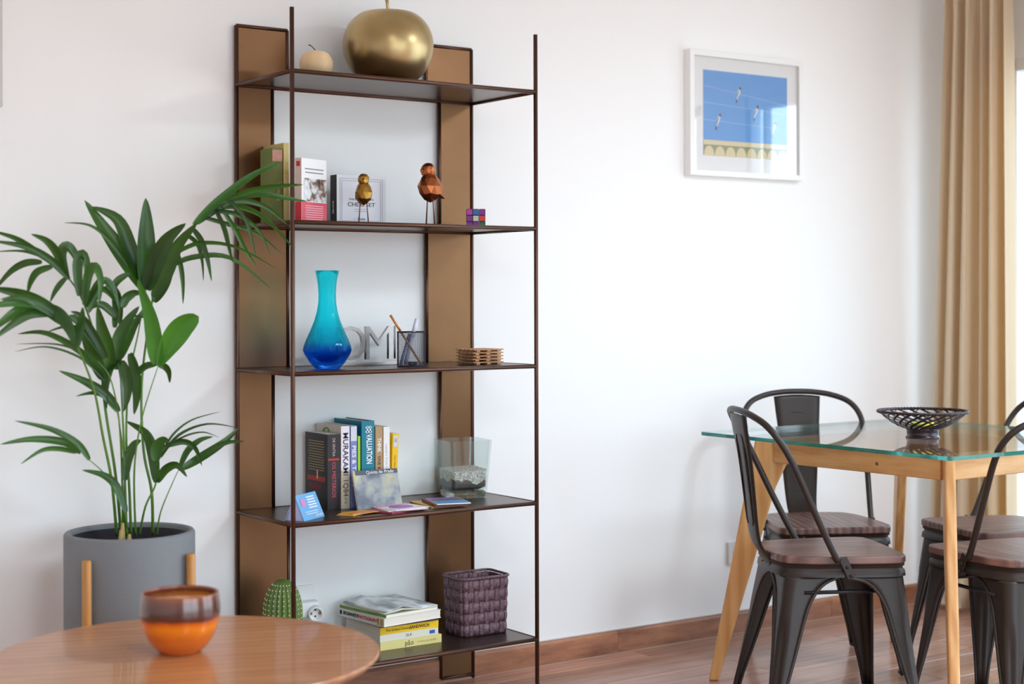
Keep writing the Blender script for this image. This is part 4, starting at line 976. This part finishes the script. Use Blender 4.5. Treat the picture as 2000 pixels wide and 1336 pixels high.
_o = _n['Material Output']; _l.new(_b.outputs[0], _mx.inputs[1]); _l.new(_t.outputs[0], _mx.inputs[2]); _l.new(_mx.outputs[0], _o.inputs[0])
STEM = mat('palm_stem', '#5f8a36', .45, var=.25, vscale=12)
pp = thing('potted_palm', 'tall kentia palm with arching green fronds in a round grey pot left of the shelving', 'plant', (PX, PY, .27))
PR, PH = .163, .33
MB().lathe([(.13, 0), (PR-.006, .006), (PR, .02), (PR, PH-.006), (PR-.004, PH), (PR-.013, PH), (PR-.016, PH-.006), (PR-.018, .02), (.001, .02)], 72).obj('pot', mat('grey_fibre_clay', '#7c7f82', .7, bump=.25, bscale=90, var=.12, vscale=5), pp)
MB().lathe([(PR-.0175, .03), (PR-.0165, PH-.012), (PR-.0172, PH-.012), (PR-.0182, .03)], 64, closed=True).obj('inner_liner', mat('dark_liner', '#23222c', .6), pp)
so = MB(); rows = []
so.lathe([(PR-.0165, .0), (PR-.03, .006), (.08, .004), (.03, .010), (.001, .008)], 32)
o = so.obj('soil', mat('dark_soil', '#1d1a1e', .9, bump=1., bscale=40, var=.4, vscale=40), pp); o.location = (0, 0, PH-.045)
off = Vector((PX, PY, .27))
def leaf(parent, pts, wd, tilt, m_=None):
    P = crom([Vector(p)-off for p in pts], 5); N = len(P)
    cdir = (Vector(cam.location)-off)
    rows = []
    for i, p in enumerate(P):
        t = i/(N-1); T = (P[min(i+1, N-1)]-P[max(i-1, 0)]).normalized()
        V = (cdir-p).normalized(); S = T.cross(V)
        if S.length < 1e-4: S = Vector((1, 0, 0))
        S.normalize(); Nn = S.cross(T).normalized()
        a = tilt; Sd = S*math.cos(a)+Nn*math.sin(a); Nd = Nn*math.cos(a)-S*math.sin(a)
        prof = max(.02, (math.sin(PI*min(1, t*.96+.04)**.72))**.75) if wd > .012 else max(.03, math.sin(PI*min(1, t*.9+.1)**.6)**.8)
        if wd > .055: prof = max(.02, math.sin(PI*min(1, t*.97+.03)**1.25))**.62
        if t > .995: prof = .02
        h = wd/2*prof/ max(.75, math.cos(a))
        rows.append([p-Sd*h+Nd*h*.30, p-Sd*h*.5+Nd*h*.05, p-Nd*h*.06, p+Sd*h*.5+Nd*h*.05, p+Sd*h+Nd*h*.30])
    return MB().grid(rows).obj('leaf', m_ or leafm, parent)
brightm = leafm.copy(); brightm.name = 'young_palm_leaf'
for e_, c__ in zip([x for x in brightm.node_tree.nodes if x.bl_idname == 'ShaderNodeValToRGB'][0].color_ramp.elements, ('#265e17', '#478a20')): e_.color = lin(c__)
for fi, (pts, r, leaves) in enumerate(PALM):
    P = crom([Vector(p)-off for p in pts], 6); n_ = len(P)
    st = MB().tube(P, [r*(1.25-.85*i/(n_-1)) for i in range(n_)], 8).obj('stem', STEM, pp)
    for li, (lp, wd, tl) in enumerate(leaves):
        if wd > .009 or len(lp) < 4 or abs(lp[0][2]-lp[-1][2]) > .06 or abs(lp[0][0]-lp[-1][0]) > .06: leaf(st, lp, wd, tl, brightm if (fi == 1 and li in (1, 2, 3, 5, 7, 13)) or (fi == 2 and li in (0, 1)) else None)
sh_ = MB()
for (x, y, h) in ((-1.262, -.30, .055), (-1.244, -.31, .045), (-1.25, -.28, .07)):
    sh_.tube([(x-PX, y-PY, PH-.05), (x-PX+.002, y-PY, PH-.05+h)], [.011, .004], 8)
sh_.obj('dry_sheath', mat('dry_sheath', '#b09a62', .7, var=.3, vscale=30), pp)

OAKL = wood('stand_wood', '#b57a38', '#d39a55', (16, 16, 2), .4, rings=1.2)
psd = thing('plant_stand', 'light wooden four-legged plant stand holding the grey pot', 'plant stand', (PX, PY, 0), math.radians(-34.8+1))
RL = .180
for k in range(4):
    a = math.radians(-112+90*k)
    MB().tube([(RL*math.cos(a), RL*math.sin(a), 0), (RL*math.cos(a), RL*math.sin(a), .548), (RL*math.cos(a), RL*math.sin(a), .552)], [.0115, .0115, .0095], 16).obj('leg', OAKL, psd)
for k in range(2):
    a = math.radians(-112+90*k); d = Vector((math.cos(a), math.sin(a), 0)); e = Vector((-d.y, d.x, 0))
    b = MB(); M_ = Matrix((d, e, (0, 0, 1))).transposed()
    b.box((0, 0, .2585-.018*k), (2*RL, .022, .018), M_); b.obj('cross_bar', OAKL, psd)

# ------------------------------------------------------------ round coffee table and glass bowl
CT = thing('coffee_table', 'round walnut coffee table in the left foreground', 'table', (-1.409, -1.0544, 0), math.radians(-20))
R_ = .402
MB().lathe([(.001, .424), (R_-.030, .424), (R_-.010, .434), (R_-.001, .444), (R_, .447), (R_-.002, .450), (.001, .450)], 128, smooth=False).obj('tabletop', TABLEW, CT)
for k in range(3):
    a = PI/2+2*PI*k/3+.5
    MB().tube([(.2*math.cos(a), .2*math.sin(a), .424), (.33*math.cos(a), .33*math.sin(a), 0)], [.019, .011], 16).obj('leg', TABLEW, CT)
MB().lathe([(.001, .410), (.24, .410), (.24, .424), (.001, .424)], 48, smooth=False).obj('leg_plate', BLACK, CT)
gbm = bpy.data.materials.new('amber_glaze'); gbm.use_nodes = True; _n = gbm.node_tree.nodes; _l = gbm.node_tree.links; _b = _n['Principled BSDF']
_c = _n.new('ShaderNodeTexCoord'); _s = _n.new('ShaderNodeSeparateXYZ'); _z = _n.new('ShaderNodeTexNoise'); _z.inputs['Scale'].default_value = 16; _z.inputs['Detail'].default_value = 4
_a = _n.new('ShaderNodeMath'); _a.operation = 'MULTIPLY_ADD'; _a.inputs[1].default_value = .016; _m = _n.new('ShaderNodeMath'); _m.operation = 'MULTIPLY'; _m.inputs[1].default_value = 1/.140
_r = _n.new('ShaderNodeValToRGB'); E_ = _r.color_ramp.elements
E_[0].position = .0; E_[0].color = lin('#dc7a38'); E_[1].position = 1.; E_[1].color = lin('#8a4a30')
for p_, c_ in ((.35, '#dc6f22'), (.52, '#f58a18'), (.60, '#e0640f'), (.65, '#5e2a1c'), (.8, '#55362c'), (.94, '#6a4030')): e = E_.new(p_); e.color = lin(c_)
_l.new(_c.outputs['Object'], _z.inputs['Vector']); _l.new(_c.outputs['Object'], _s.inputs[0]); _l.new(_z.outputs['Fac'], _a.inputs[0]); _l.new(_s.outputs['Z'], _a.inputs[2]); _l.new(_a.outputs[0], _m.inputs[0]); _l.new(_m.outputs[0], _r.inputs[0]); _l.new(_r.outputs[0], _b.inputs['Base Color'])
_b.inputs['Roughness'].default_value = .12; _b.inputs['Coat Weight'].default_value = .6; _b.inputs['Metallic'].default_value = .08
bw = thing('glass_bowl', 'rounded amber glass bowl with dark brown upper band on the round coffee table', 'bowl', (-1.412, -1.03, .4502))
bw.scale = (1.02, 1.02, .93)
op = [(.001, 0), (.036, 0), (.046, .006), (.061, .024), (.073, .050), (.080, .078), (.0815, .100), (.079, .125), (.078, .134)]
op2 = [(p.x, p.z) for p in crom([(r, 0, z) for r, z in op], 4)]
MB().lathe(op2 + [(.076, .1352), (.074, .133)] + [(max(.001, r-.0045), z+.004) for r, z in reversed(op2) if z < .128 and z >= 0][:-3] + [(.001, .006)], 64).obj('bowl_body', gbm, bw)
inn = mat('amber_inside', '#d07a22', .2, coat=.4, var=.3, vscale=30)
MB().lathe([(max(.001, r-.0050), z+.0045) for r, z in op2 if z < .122] , 64).obj('inner_glaze', inn, bw)

# ------------------------------------------------------------ picture frames
def arch(n=14): return [(math.cos(PI*i/n), math.sin(PI*i/n)) for i in range(n+1)]
pf = thing('framed_picture', 'white framed print of swallows on wires in a blue sky on the wall', 'picture', (1.163, YB, 1.830))
hw, hh, fd, fw_ = .272, .218, .034, .020
f = MB()
f.b2(-hw, -hw+fw_, -fd, 0, -hh, hh); f.b2(hw-fw_, hw, -fd, 0, -hh, hh); f.b2(-hw+fw_, hw-fw_, -fd, 0, hh-fw_, hh); f.b2(-hw+fw_, hw-fw_, -fd, 0, -hh, -hh+fw_)
f.obj('frame', WHITE, pf, bevel=.0015)
MB().b2(-hw+fw_, hw-fw_, -.0165, -.014, -hh+fw_, hh-fw_).obj('mount', mat('mount_white', '#fcfcfb', .8), pf)
px0, px1, pz0, pz1 = -.198, .206, -.145, .153
MB().b2(px0, px1, -.0175, -.0166, pz0, pz1).obj('print', mat('print_blue', '#459ce8', .55, var=.05, vscale=3), pf)
CRM = mat('print_cream', '#ead9a4', .6); OLV = mat('print_olive', '#8f9468', .6); PWH = mat('print_white', '#f1f4f6', .6); PBK = mat('print_black', '#1e2833', .6); PLN = mat('print_line', '#b8daf0', .6)
YP = -.0178
MB().b2(px0, px1, YP-.0003, YP, pz0, pz0+.054).obj('printed_roof', OLV, pf)
c_ = MB(); c_.b2(px0, px1, YP-.0007, YP-.0003, pz0+.038, pz0+.054)
MA = axes((1, 0, 0), (0, 0, 1), (0, 0, 0))
for k in range(8):
    x = px0+.026+k*.0505; poly = [(min(px1, max(px0, x+.024*a)), pz0+.034*b_) for a, b_ in arch()]
    c_.prism(poly, .0181, .0185, MA)
c_.obj('printed_scallops', CRM, pf)
ln = MB()
def line(xa, za, xb, zb, w=.0007):
    d = Vector((xb-xa, 0, zb-za)); L = d.length; ang = math.atan2(zb-za, xb-xa)
    ln.box(((xa+xb)/2, YP-.0002, (za+zb)/2), (L, .0003, w), Matrix.Rotation(-ang, 3, 'Y'))
line(px0, .098, px1, .052, .0012); line(px0, .040, px1, .02, .0012); line(px0, -.020, px1, -.035, .0012)
ln.obj('printed_wires', PLN, pf)
def swallow(x, z):
    b = MB(); b.prism([(x-.010, z-.024), (x-.003, z-.012), (x+.007, z+.006), (x+.010, z+.018), (x+.004, z+.022), (x-.004, z+.012), (x-.010, z-.008)], .0182, .0186, MA); b.obj('printed_swallow', PWH, pf)
    h = MB(); h.prism([(x+.001, z+.018), (x+.004, z+.026), (x+.011, z+.026), (x+.012, z+.016), (x+.006, z+.014)], .0186, .0189, MA); h.prism([(x-.013, z-.034), (x-.014, z-.022), (x-.008, z-.020), (x-.007, z-.028)], .0186, .0189, MA)
    h.prism([(x-.010, z-.020), (x-.008, z-.002), (x+.001, z+.014), (x+.003, z+.012), (x-.005, z-.004)], .0186, .0189, MA); h.obj('printed_plumage', PBK, pf)
for x, z in ((-.032, .078), (-.128, -.022), (.052, .018), (.140, -.035)): swallow(x, z)
MB().b2(-hw+fw_-.001, hw-fw_+.001, -.0265, -.0245, -hh+fw_-.001, hh-fw_+.001).obj('glazing', PICGLASS, pf)
# frame mostly outside the left edge of the view
pf2 = thing('framed_picture', 'pale grey-edged picture frame cut off by the left edge of the photo', 'picture', (-1.722, YB, 2.00))
f = MB(); f.b2(-.255, -.235, -.03, 0, -.31, .31); f.b2(.235, .255, -.03, 0, -.31, .31); f.b2(-.235, .235, -.03, 0, .29, .31); f.b2(-.235, .235, -.03, 0, -.31, -.29)
f.obj('frame', mat('pale_grey_frame', '#cfcbc8', .5), pf2, bevel=.0015)
MB().b2(-.235, .235, -.016, -.010, -.29, .29).obj('print', mat('pale_print', '#dcdcd8', .6, var=.1, vscale=4), pf2)
# wall socket behind the table leg
w2 = thing('wall_socket', 'white wall socket beside the left leg of the glass table', 'socket', (1.125, YB, .285))
MB().b2(-.04, .04, -.010, 0, -.04, .04).obj('socket_plate', mat('socket_grey', '#e0e0e0', .4), w2, bevel=.003)
MB().tube([(0, -.0101, 0), (0, -.0105, 0)], .02, 20).obj('socket_recess', mat('socket_recess', '#bdbdbd', .5), w2)

# ------------------------------------------------------------ glass dining table
GX0, GX1, GY0, GY1, GZ = .588, 1.535, -1.392, -.405, .768
DT = thing('dining_table', 'glass-topped dining table on splayed oak legs', 'table', ((GX0+GX1)/2, (GY0+GY1)/2, 0))
CX, CY = (GX0+GX1)/2, (GY0+GY1)/2
tg = thinglass('table_glass', (.98, .996, .99, 1))
ge = mat('glass_edge', (.02, .30, .26, 1), .08, trans=.55, ior=1.5)
hx, hy = (GX1-GX0)/2, (GY1-GY0)/2
def rr(hx, hy, r, n=5):
    out = []
    for qx, qy, a0 in ((1, 1, 0), (-1, 1, PI/2), (-1, -1, PI), (1, -1, 3*PI/2)):
        for k in range(n+1): a = a0+PI/2*k/n; out.append((qx*(hx-r)+r*math.cos(a), qy*(hy-r)+r*math.sin(a)))
    return out
b = MB(); P_ = rr(hx, hy, .012); n = len(P_)
for z in (GZ-.011, GZ): b.v += [(p[0], p[1], z) for p in P_]
b.face(list(reversed(range(n)))); b.face([n+k for k in range(n)]); b.cur = 1
for k in range(n): b.face((k, (k+1) % n, n+(k+1) % n, n+k))
b.obj('glass_top', [tg, ge], DT)
zt = GZ-.014
corn = [(-1, 1, .70, -.57, .59, -.46), (-1, -1, .745, -1.255, .632, -1.368), (1, 1, 1.345, -.555, 1.468, -.413), (1, -1, 1.36, -1.24, 1.475, -1.355)]
tops = {}
for sx, sy, tx_, ty_, fx, fy in corn:
    d = Vector((fx-tx_, fy-ty_, 0)).normalized(); s = Vector((-d.y, d.x, 0)); th = .030
    T_ = Vector((tx_-CX, ty_-CY, 0)); F_ = Vector((fx-CX, fy-CY, 0)); tops[(sx, sy)] = T_
    # outline in the (diagonal, z) plane: outer edge straight, inner edge with knee
    L = (F_-T_).length
    out = [(.022, zt), (-.085, zt), (-.085, zt-.062), (-.070, zt-.085), (-.040, zt-.150), (L-.030+.012, 0), (L+.012, 0)]
    b = MB(); M_ = axes(d, (0, 0, 1), T_); M_.translation = T_
    b.prism(out, -th/2, th/2, M_); b.obj('leg', ASHV, DT, bevel=.007, seg=3)
    q = T_ - d*.03; pd = MB(); pd.tube([(q.x, q.y, zt), (q.x, q.y, GZ-.0112)], .012, 16); pd.obj('glass_pad', mat('clear_pad', (.85, .9, .88, 1), .2, trans=.7), DT)
def apron(a, b_, nm='apron'):
    A, B = tops[a], tops[b_]; d = (B-A).normalized(); A = A+d*.035; B = B-d*.035; L = (B-A).length; s = Vector((-d.y, d.x, 0))
    # inset toward the table centre
    mid = (A+B)/2; inn_ = -mid.normalized(); inn_ = s if s.dot(inn_) > 0 else -s
    o = MB().box((0, 0, 0), (L, .022, .072)).obj(nm, ASH, DT, bevel=.003); c_ = mid+inn_*.018
    o.location = (c_.x, c_.y, zt-.038); o.rotation_euler = (0, 0, math.atan2(d.y, d.x)); return o
ap = apron((-1, 1), (-1, -1)); apron((-1, -1), (1, -1)); apron((-1, 1), (1, 1)); apron((1, 1), (1, -1))
for z in (.026, -.008):
    pg = MB(); pg.tube([(.09, -.0112, z), (.09, -.0100, z)], .0055, 14); pg.tube([(.09, .0100, z), (.09, .0112, z)], .0055, 14)
    o = pg.obj('screw_plug', mat('plug_wood', '#7a5428', .5), ap)

# ------------------------------------------------------------ woven metal fruit bowl
FB = thing('fruit_bowl', 'dark woven metal strap bowl on a round foot on the glass table', 'bowl', (.975, -.965, GZ+.0003))
DM = mat('dark_pewter', '#4a4246', .3, .85, var=.2, vscale=30)
MB().lathe([(.042, 0), (.050, 0), (.050, .004), (.046, .006), (.047, .024), (.052, .028), (.048, .030), (.040, .028)], 48, closed=True).obj('foot_ring', DM, FB)
def bp_(t): return .046+.084*t**.78, .028+.050*t**1.25
NS = 22
for k in range(NS):
    rows = []; a0 = 2*PI*k/NS; wv_ = .0042
    for i in range(13):
        t = i/12; r, z = bp_(t); a = a0+1.05*t; rows.append([(r*math.cos(a+s_*wv_/r*1.3), r*math.sin(a+s_*wv_/r*1.3), z+.0006*math.cos(t*12+k*PI)) for s_ in (-1, 0, 1)])
    MB().grid(rows).obj('metal_strap', DM, FB, solid=.0014)
for k in range(0, 11):
    rows = []; a0 = 2*PI*k/11
    for i in range(13):
        t = i/12; r, z = bp_(t); a = a0-.95*t; rows.append([((r-.0022)*math.cos(a+s_*.0022/r), (r-.0022)*math.sin(a+s_*.0022/r), z) for s_ in (-1, 0, 1)])
    MB().grid(rows).obj('metal_strap', DM, FB, solid=.001)
tw = MB()
for ph0 in (0, PI):
    tw.tube([((.130+.0022*math.cos(a*40+ph0))*math.cos(a), (.130+.0022*math.cos(a*40+ph0))*math.sin(a), .0785+.0022*math.sin(a*40+ph0)) for a in [i*2*PI/320 for i in range(320)]], .0030, 6, closed=True)
tw.obj('twisted_rim', DM, FB)
LM = mat('yellow_wrapper', '#d8cf3c', .3, var=.3, vscale=60); LG = mat('green_wrapper', '#a8b84a', .3, var=.3, vscale=60)
for i, (x, y, m_, l_) in enumerate(((-.020, -.020, LM, 'yellow wrapped sweet at the front left of the metal bowl'), (.024, -.012, LM, 'yellow wrapped sweet at the right inside the metal bowl'), (-.008, .024, LG, 'green-yellow wrapped sweet at the back of the metal bowl'))):
    t = thing('wrapped_sweet', l_, 'sweet', (.975+x, -.965+y, GZ+.0395), i*1.1, 'wrapped sweets in the metal bowl')
    MB().sphere((0, 0, 0), .011, 12, 8, .75).obj('sweet_body', m_, t)
    tw_ = MB(); 
    for s_ in (-1, 1): tw_.tube([(s_*.010, 0, 0), (s_*.019, 0, .001)], [.002, .007], 7, flat=.5)
    tw_.obj('wrapper_twist', m_, t)

# ------------------------------------------------------------ metal chairs
def make_chair():
    r = thing('dining_chair', '', 'chair')
    # wooden seat board
    fwd = [(-.150, .182), (.150, .182)]
    pts = [Vector(p+(0,)) for p in [(-.140, .186), (0, .190), (.140, .186), (.172, .172), (.184, .140), (.181, .05), (.168, -.06), (.145, -.135), (.105, -.168), (0, -.178), (-.105, -.168), (-.145, -.135), (-.168, -.06), (-.181, .05), (-.184, .140), (-.172, .172)]]
    poly = [(p.x, p.y) for p in crom(pts, 5, closed=True)]
    MB().prism(poly, .440, .462).obj('seat', SEATW, r, bevel=.005, seg=3)
    # pressed metal seat frame band
    def off(P, k): return [(x*k, y*k) for x, y in P]
    rings = [(off(poly, .985), .440), (off(poly, .985), .432), (off(poly, .965), .430), (off(poly, .965), .424), (off(poly, .99), .420), (off(poly, 1.0), .404)]
    b = MB(); n = len(poly); b.smooth = True
    for P, z in rings: b.v += [(x, y, z) for x, y in P]
    for i in range(len(rings)-1):
        for k in range(n): b.face((i*n+k, i*n+(k+1) % n, (i+1)*n+(k+1) % n, (i+1)*n+k))
    b.smooth = False; b.face(range(n)); b.obj('seat_frame', GUN, r)
    # legs: folded sheet, each flowing from the frame into an arch on both sides
    zs = [.404, .396, .385, .370, .350, .325, .30, .27, .23, .18, .12, .06, .0]
    def wid(z, half):
        if z >= .404: return half
        tab = [(.404, 1.0), (.396, .80), (.385, .66), (.370, .56), (.350, .48), (.325, .42), (.30, .385), (.27, .355), (.23, .32), (.18, .275), (.12, .215), (.06, .155), (0, .12)]
        for (a, wa), (b_, wb) in zip(tab, tab[1:]):
            if b_ <= z <= a: return .172*(wb+(wa-wb)*(z-b_)/(a-b_)) + (half-.172)*max(0, (wb-.5)*2)
        return .02
    for sx in (-1, 1):
        for sy in (-1, 1):
            rows = []; e1 = []; e2 = []
            for z in zs:
                t = (.404-z)/.404
                cxx = (.176 if sy > 0 else .150) + (.040 if sy > 0 else .048)*t; cyy = (.178 if sy > 0 else .158)+(.040 if sy > 0 else .066)*t
                rc_ = .034*(1-.55*t); w1 = max(wid(z, .172), rc_+.004); w2 = max(wid(z, .165), rc_+.004)
                if z >= .404: w1 = cxx; w2 = cyy if sy > 0 else cyy
                row = []
                for k in range(3): row.append((cxx-w1+(w1-rc_)*k/3, cyy))
                dent = 0
                for k in range(7):
                    a = PI/2-PI/2*k/6
                    dn = .013*math.sin(PI*k/6)**2*max(0, min(1, (.29-z)/.05))*(1-.6*t) if k not in (0, 6) else 0
                    row.append((cxx-rc_+(rc_-dn)*math.cos(a), cyy-rc_+(rc_-dn)*math.sin(a)))
                for k in range(1, 4): row.append((cxx, cyy-rc_-(w2-rc_)*k/3))
                rows.append([(sx*x, sy*y, z) for x, y in row]); e1.append(rows[-1][0]); e2.append(rows[-1][-1])
            b = MB(); b.grid(rows)
            b.tube(crom(e1[0:], 2), .0042, 8); b.tube(crom(e2[0:], 2), .0042, 8)
            lg = b.obj('leg', GUN, r, solid=.0018)
            fx = sx*(.216 if sy > 0 else .198); fy = sy*(.218 if sy > 0 else .224); 
            q = MB().box((fx-sx*.012, fy-sy*.012, .006), (.030, .030, .012)); q.obj('rubber_foot', BLACK, lg, bevel=.005)
    # cross braces under the seat
    for y, x in ((.120, .165), (-.115, .150)): MB().tube([(-x, y, .372), (x, y, .372)], .0065, 8).obj('cross_brace', BLACK, r)
    for s in (-1, 1): MB().tube([(s*.155, -.11, .361), (s*.155, .12, .361)], .0055, 8).obj('cross_brace', BLACK, r)
    # looped back tube
    half = [(.1795, .015, .408), (.1795, -.008, .432), (.183, -.038, .480), (.194, -.098, .60), (.203, -.160, .73), (.199, -.196, .79), (.170, -.224, .830), (.115, -.246, .852), (.055, -.257, .861)]
    loop = [Vector(p) for p in half] + [Vector((0, -.260, .863))] + [Vector((-p[0], p[1], p[2])) for p in reversed(half)]
    LP = crom(loop, 6); b = MB(); b.tube(LP[9:-9], .0095, 12)
    b.obj('back_loop', GUN, r)
    for s in (-1, 1):
        a = MB(); M_ = axes((0, -.43, .90), (s, 0, 0), (s*.181, .0, .424)) ; a.box((0, 0, 0), (.062, .004, .024), M_.to_3x3()); o_ = a.obj('arm_plate', GUN, r, bevel=.0015); o_.data.transform(Matrix.Translation((s*.183, .004, .432)))
        for (y, z) in ((.014, .410), (.003, .434)): MB().sphere((s*.1865, y, z), .0048, 10, 6).obj('rivet', GUN, r)
    # back slat
    sec = [(-.166, .418, .050), (-.172, .438, .050), (-.190, .462, .050), (-.204, .49, .052), (-.213, .54, .056), (-.222, .62, .062), (-.234, .72, .070), (-.248, .80, .077), (-.256, .852, .081)]
    S2 = crom([(w_, y, z) for y, z, w_ in sec], 3); rows = []
    for p in S2: rows.append([(p.x*u, p.y-.010*(1-u*u)*.6, p.z - (.006*u*u if p.z > .84 else 0)) for u in (-1, -.6, -.2, .2, .6, 1)])
    sl_ = MB().grid(rows).obj('back_slat', GUN, r, solid=.0024)
    def ys(z):
        for (ya, za, _), (yb, zb, _) in zip(sec, sec[1:]):
            if za <= z <= zb: return ya+(yb-ya)*(z-za)/(zb-za)
    rect = []
    for (x, z) in ((-.031, .545), (-.031, .78), (-.022, .792), (.022, .792), (.031, .78), (.031, .545), (.022, .533), (-.022, .533)): rect.append((x, ys(z)-.006, z))
    den = []
    for i in range(8):
        a, c_ = Vector(rect[i]), Vector(rect[(i+1) % 8])
        for k in range(4): den.append(a.lerp(c_, k/4))
    MB().tube(den, .0026, 6, closed=True).obj('embossed_rim', GUN, sl_)
    for x in (-.035, .035): MB().sphere((x, -.171, .420), .0055, 10, 6).obj('rivet', GUN, r)
    return r
ch = make_chair()
spots = [(.62, -.905, -27, 'gunmetal metal chair with dark wood seat, seen from behind left of the glass table'),
         (1.03, -.49, -118.5, 'gunmetal metal chair behind the glass table, its backrest facing the camera'),
         (1.433, -.882, 163, 'gunmetal metal chair at the right of the glass table by the curtain, partly hidden'),
         (1.032, -1.255, 76.5, 'gunmetal metal chair at the front right, its back loop cut by the photo edge')]
for i, (x, y, a, l_) in enumerate(spots):
    o = ch if i == 0 else copy_tree(ch)
    o.location = (x, y, 0.0045); o.rotation_euler = (0, 0, math.radians(a-90)); o['label'] = l_; o['group'] = 'metal dining chairs around the glass table'

# ------------------------------------------------------------ curtains
def fabric(name, col, tcol, tr):
    m = bpy.data.materials.new(name); m.use_nodes = True; n = m.node_tree.nodes; l = m.node_tree.links; b = n['Principled BSDF']
    b.inputs['Base Color'].default_value = lin(col); b.inputs['Roughness'].default_value = .85; b.inputs['Sheen Weight'].default_value = .2
    t = n.new('ShaderNodeBsdfTranslucent'); t.inputs[0].default_value = lin(tcol); x = n.new('ShaderNodeMixShader'); x.inputs[0].default_value = tr
    c = n.new('ShaderNodeTexCoord'); w = n.new('ShaderNodeTexNoise'); w.inputs['Scale'].default_value = 400; bp = n.new('ShaderNodeBump'); bp.inputs['Strength'].default_value = .1; bp.inputs['Distance'].default_value = .001
    l.new(c.outputs['Object'], w.inputs['Vector']); l.new(w.outputs['Fac'], bp.inputs['Height']); l.new(bp.outputs[0], b.inputs['Normal'])
    l.new(b.outputs[0], x.inputs[1]); l.new(t.outputs[0], x.inputs[2]); l.new(x.outputs[0], n['Material Output'].inputs[0]); return m
CUR = fabric('beige_curtain', '#e8dbc2', '#ecd09a', .36)
def curtain(name, label, ya, yb, yat, ybt, nf, amp, z0, z1, m, xc, seed, n=220, cat='curtain'):
    r = thing(name, label, cat, (xc, (ya+yb)/2, z0)); rr_ = random.Random(seed)
    ph = [rr_.uniform(-.35, .35) for _ in range(nf+2)]; am = [rr_.uniform(.6, 1.15) for _ in range(nf+2)]
    rows = []
    for iz in range(31):
        t = iz/30; z = (z1-z0)*t; ga = max(0, (t-.86)/.14)
        row = []
        A, B = ya+(yat-ya)*min(1, t/.93), yb+(ybt-yb)*min(1, t/.93)
        for i in range(n+1):
            s = i/n; k = s*nf; j = int(min(nf-1, k)); f_ = k-j
            a_ = am[j]*(1-f_)+am[j+1]*f_; p_ = ph[j]*(1-f_)+ph[j+1]*f_
            w = math.sin(2*PI*(k+p_*(1-.5*t)))
            w = math.copysign(abs(w)**.75, w)
            x = amp*a_*w*(1-.35*ga) + .25*amp*ga*math.sin(2*PI*(k*2+p_))
            y = A+(B-A)*s + .10*(B-A)/nf*math.sin(4*PI*k+p_)
            row.append((x, y-(ya+yb)/2, z))
        rows.append(row)
    MB().grid(rows).obj('curtain_fabric', m, r, solid=.0012)
    hem = MB()
    MB().grid([[(p[0]-.0014 if True else p[0], p[1], zz) for p in rows[0]] for zz in (.002, .075)]).obj('hem', m, r)
    return r
cu = curtain('curtain', 'floor-length beige curtain in soft folds in the right corner', -.45, -.060, -.43, -.145, 5, .048, .02, 2.42, CUR, 2.075, 4)
SHE = fabric('sheer_curtain', '#f1ece0', '#f4efe2', .55)
_n = SHE.node_tree.nodes; _l = SHE.node_tree.links; _tt = _n.new('ShaderNodeBsdfTransparent'); _xx = _n.new('ShaderNodeMixShader'); _xx.inputs[0].default_value = .45
_src = _n['Material Output'].inputs[0].links[0].from_socket; _l.new(_src, _xx.inputs[1]); _l.new(_tt.outputs[0], _xx.inputs[2]); _l.new(_xx.outputs[0], _n['Material Output'].inputs[0])
curtain('sheer_curtain', 'cream sheer curtain at the right edge beyond the beige one', -.62, -.47, -.62, -.47, 3, .020, .03, 2.40, SHE, 2.125, 9)
rod = thing('curtain_rail', 'white ceiling-height curtain rail above the beige curtain', 'curtain rail', (2.075, -2.0, 2.425))
MB().b2(-.012, .012, -1.95, 1.95, 0, .02).obj('rail', WHITE, rod, bevel=.002)
for k in range(8): MB().b2(-.006, .16, -1.9+k*.54, -1.88+k*.54, .006, .016).obj('rail_bracket', WHITE, rod)
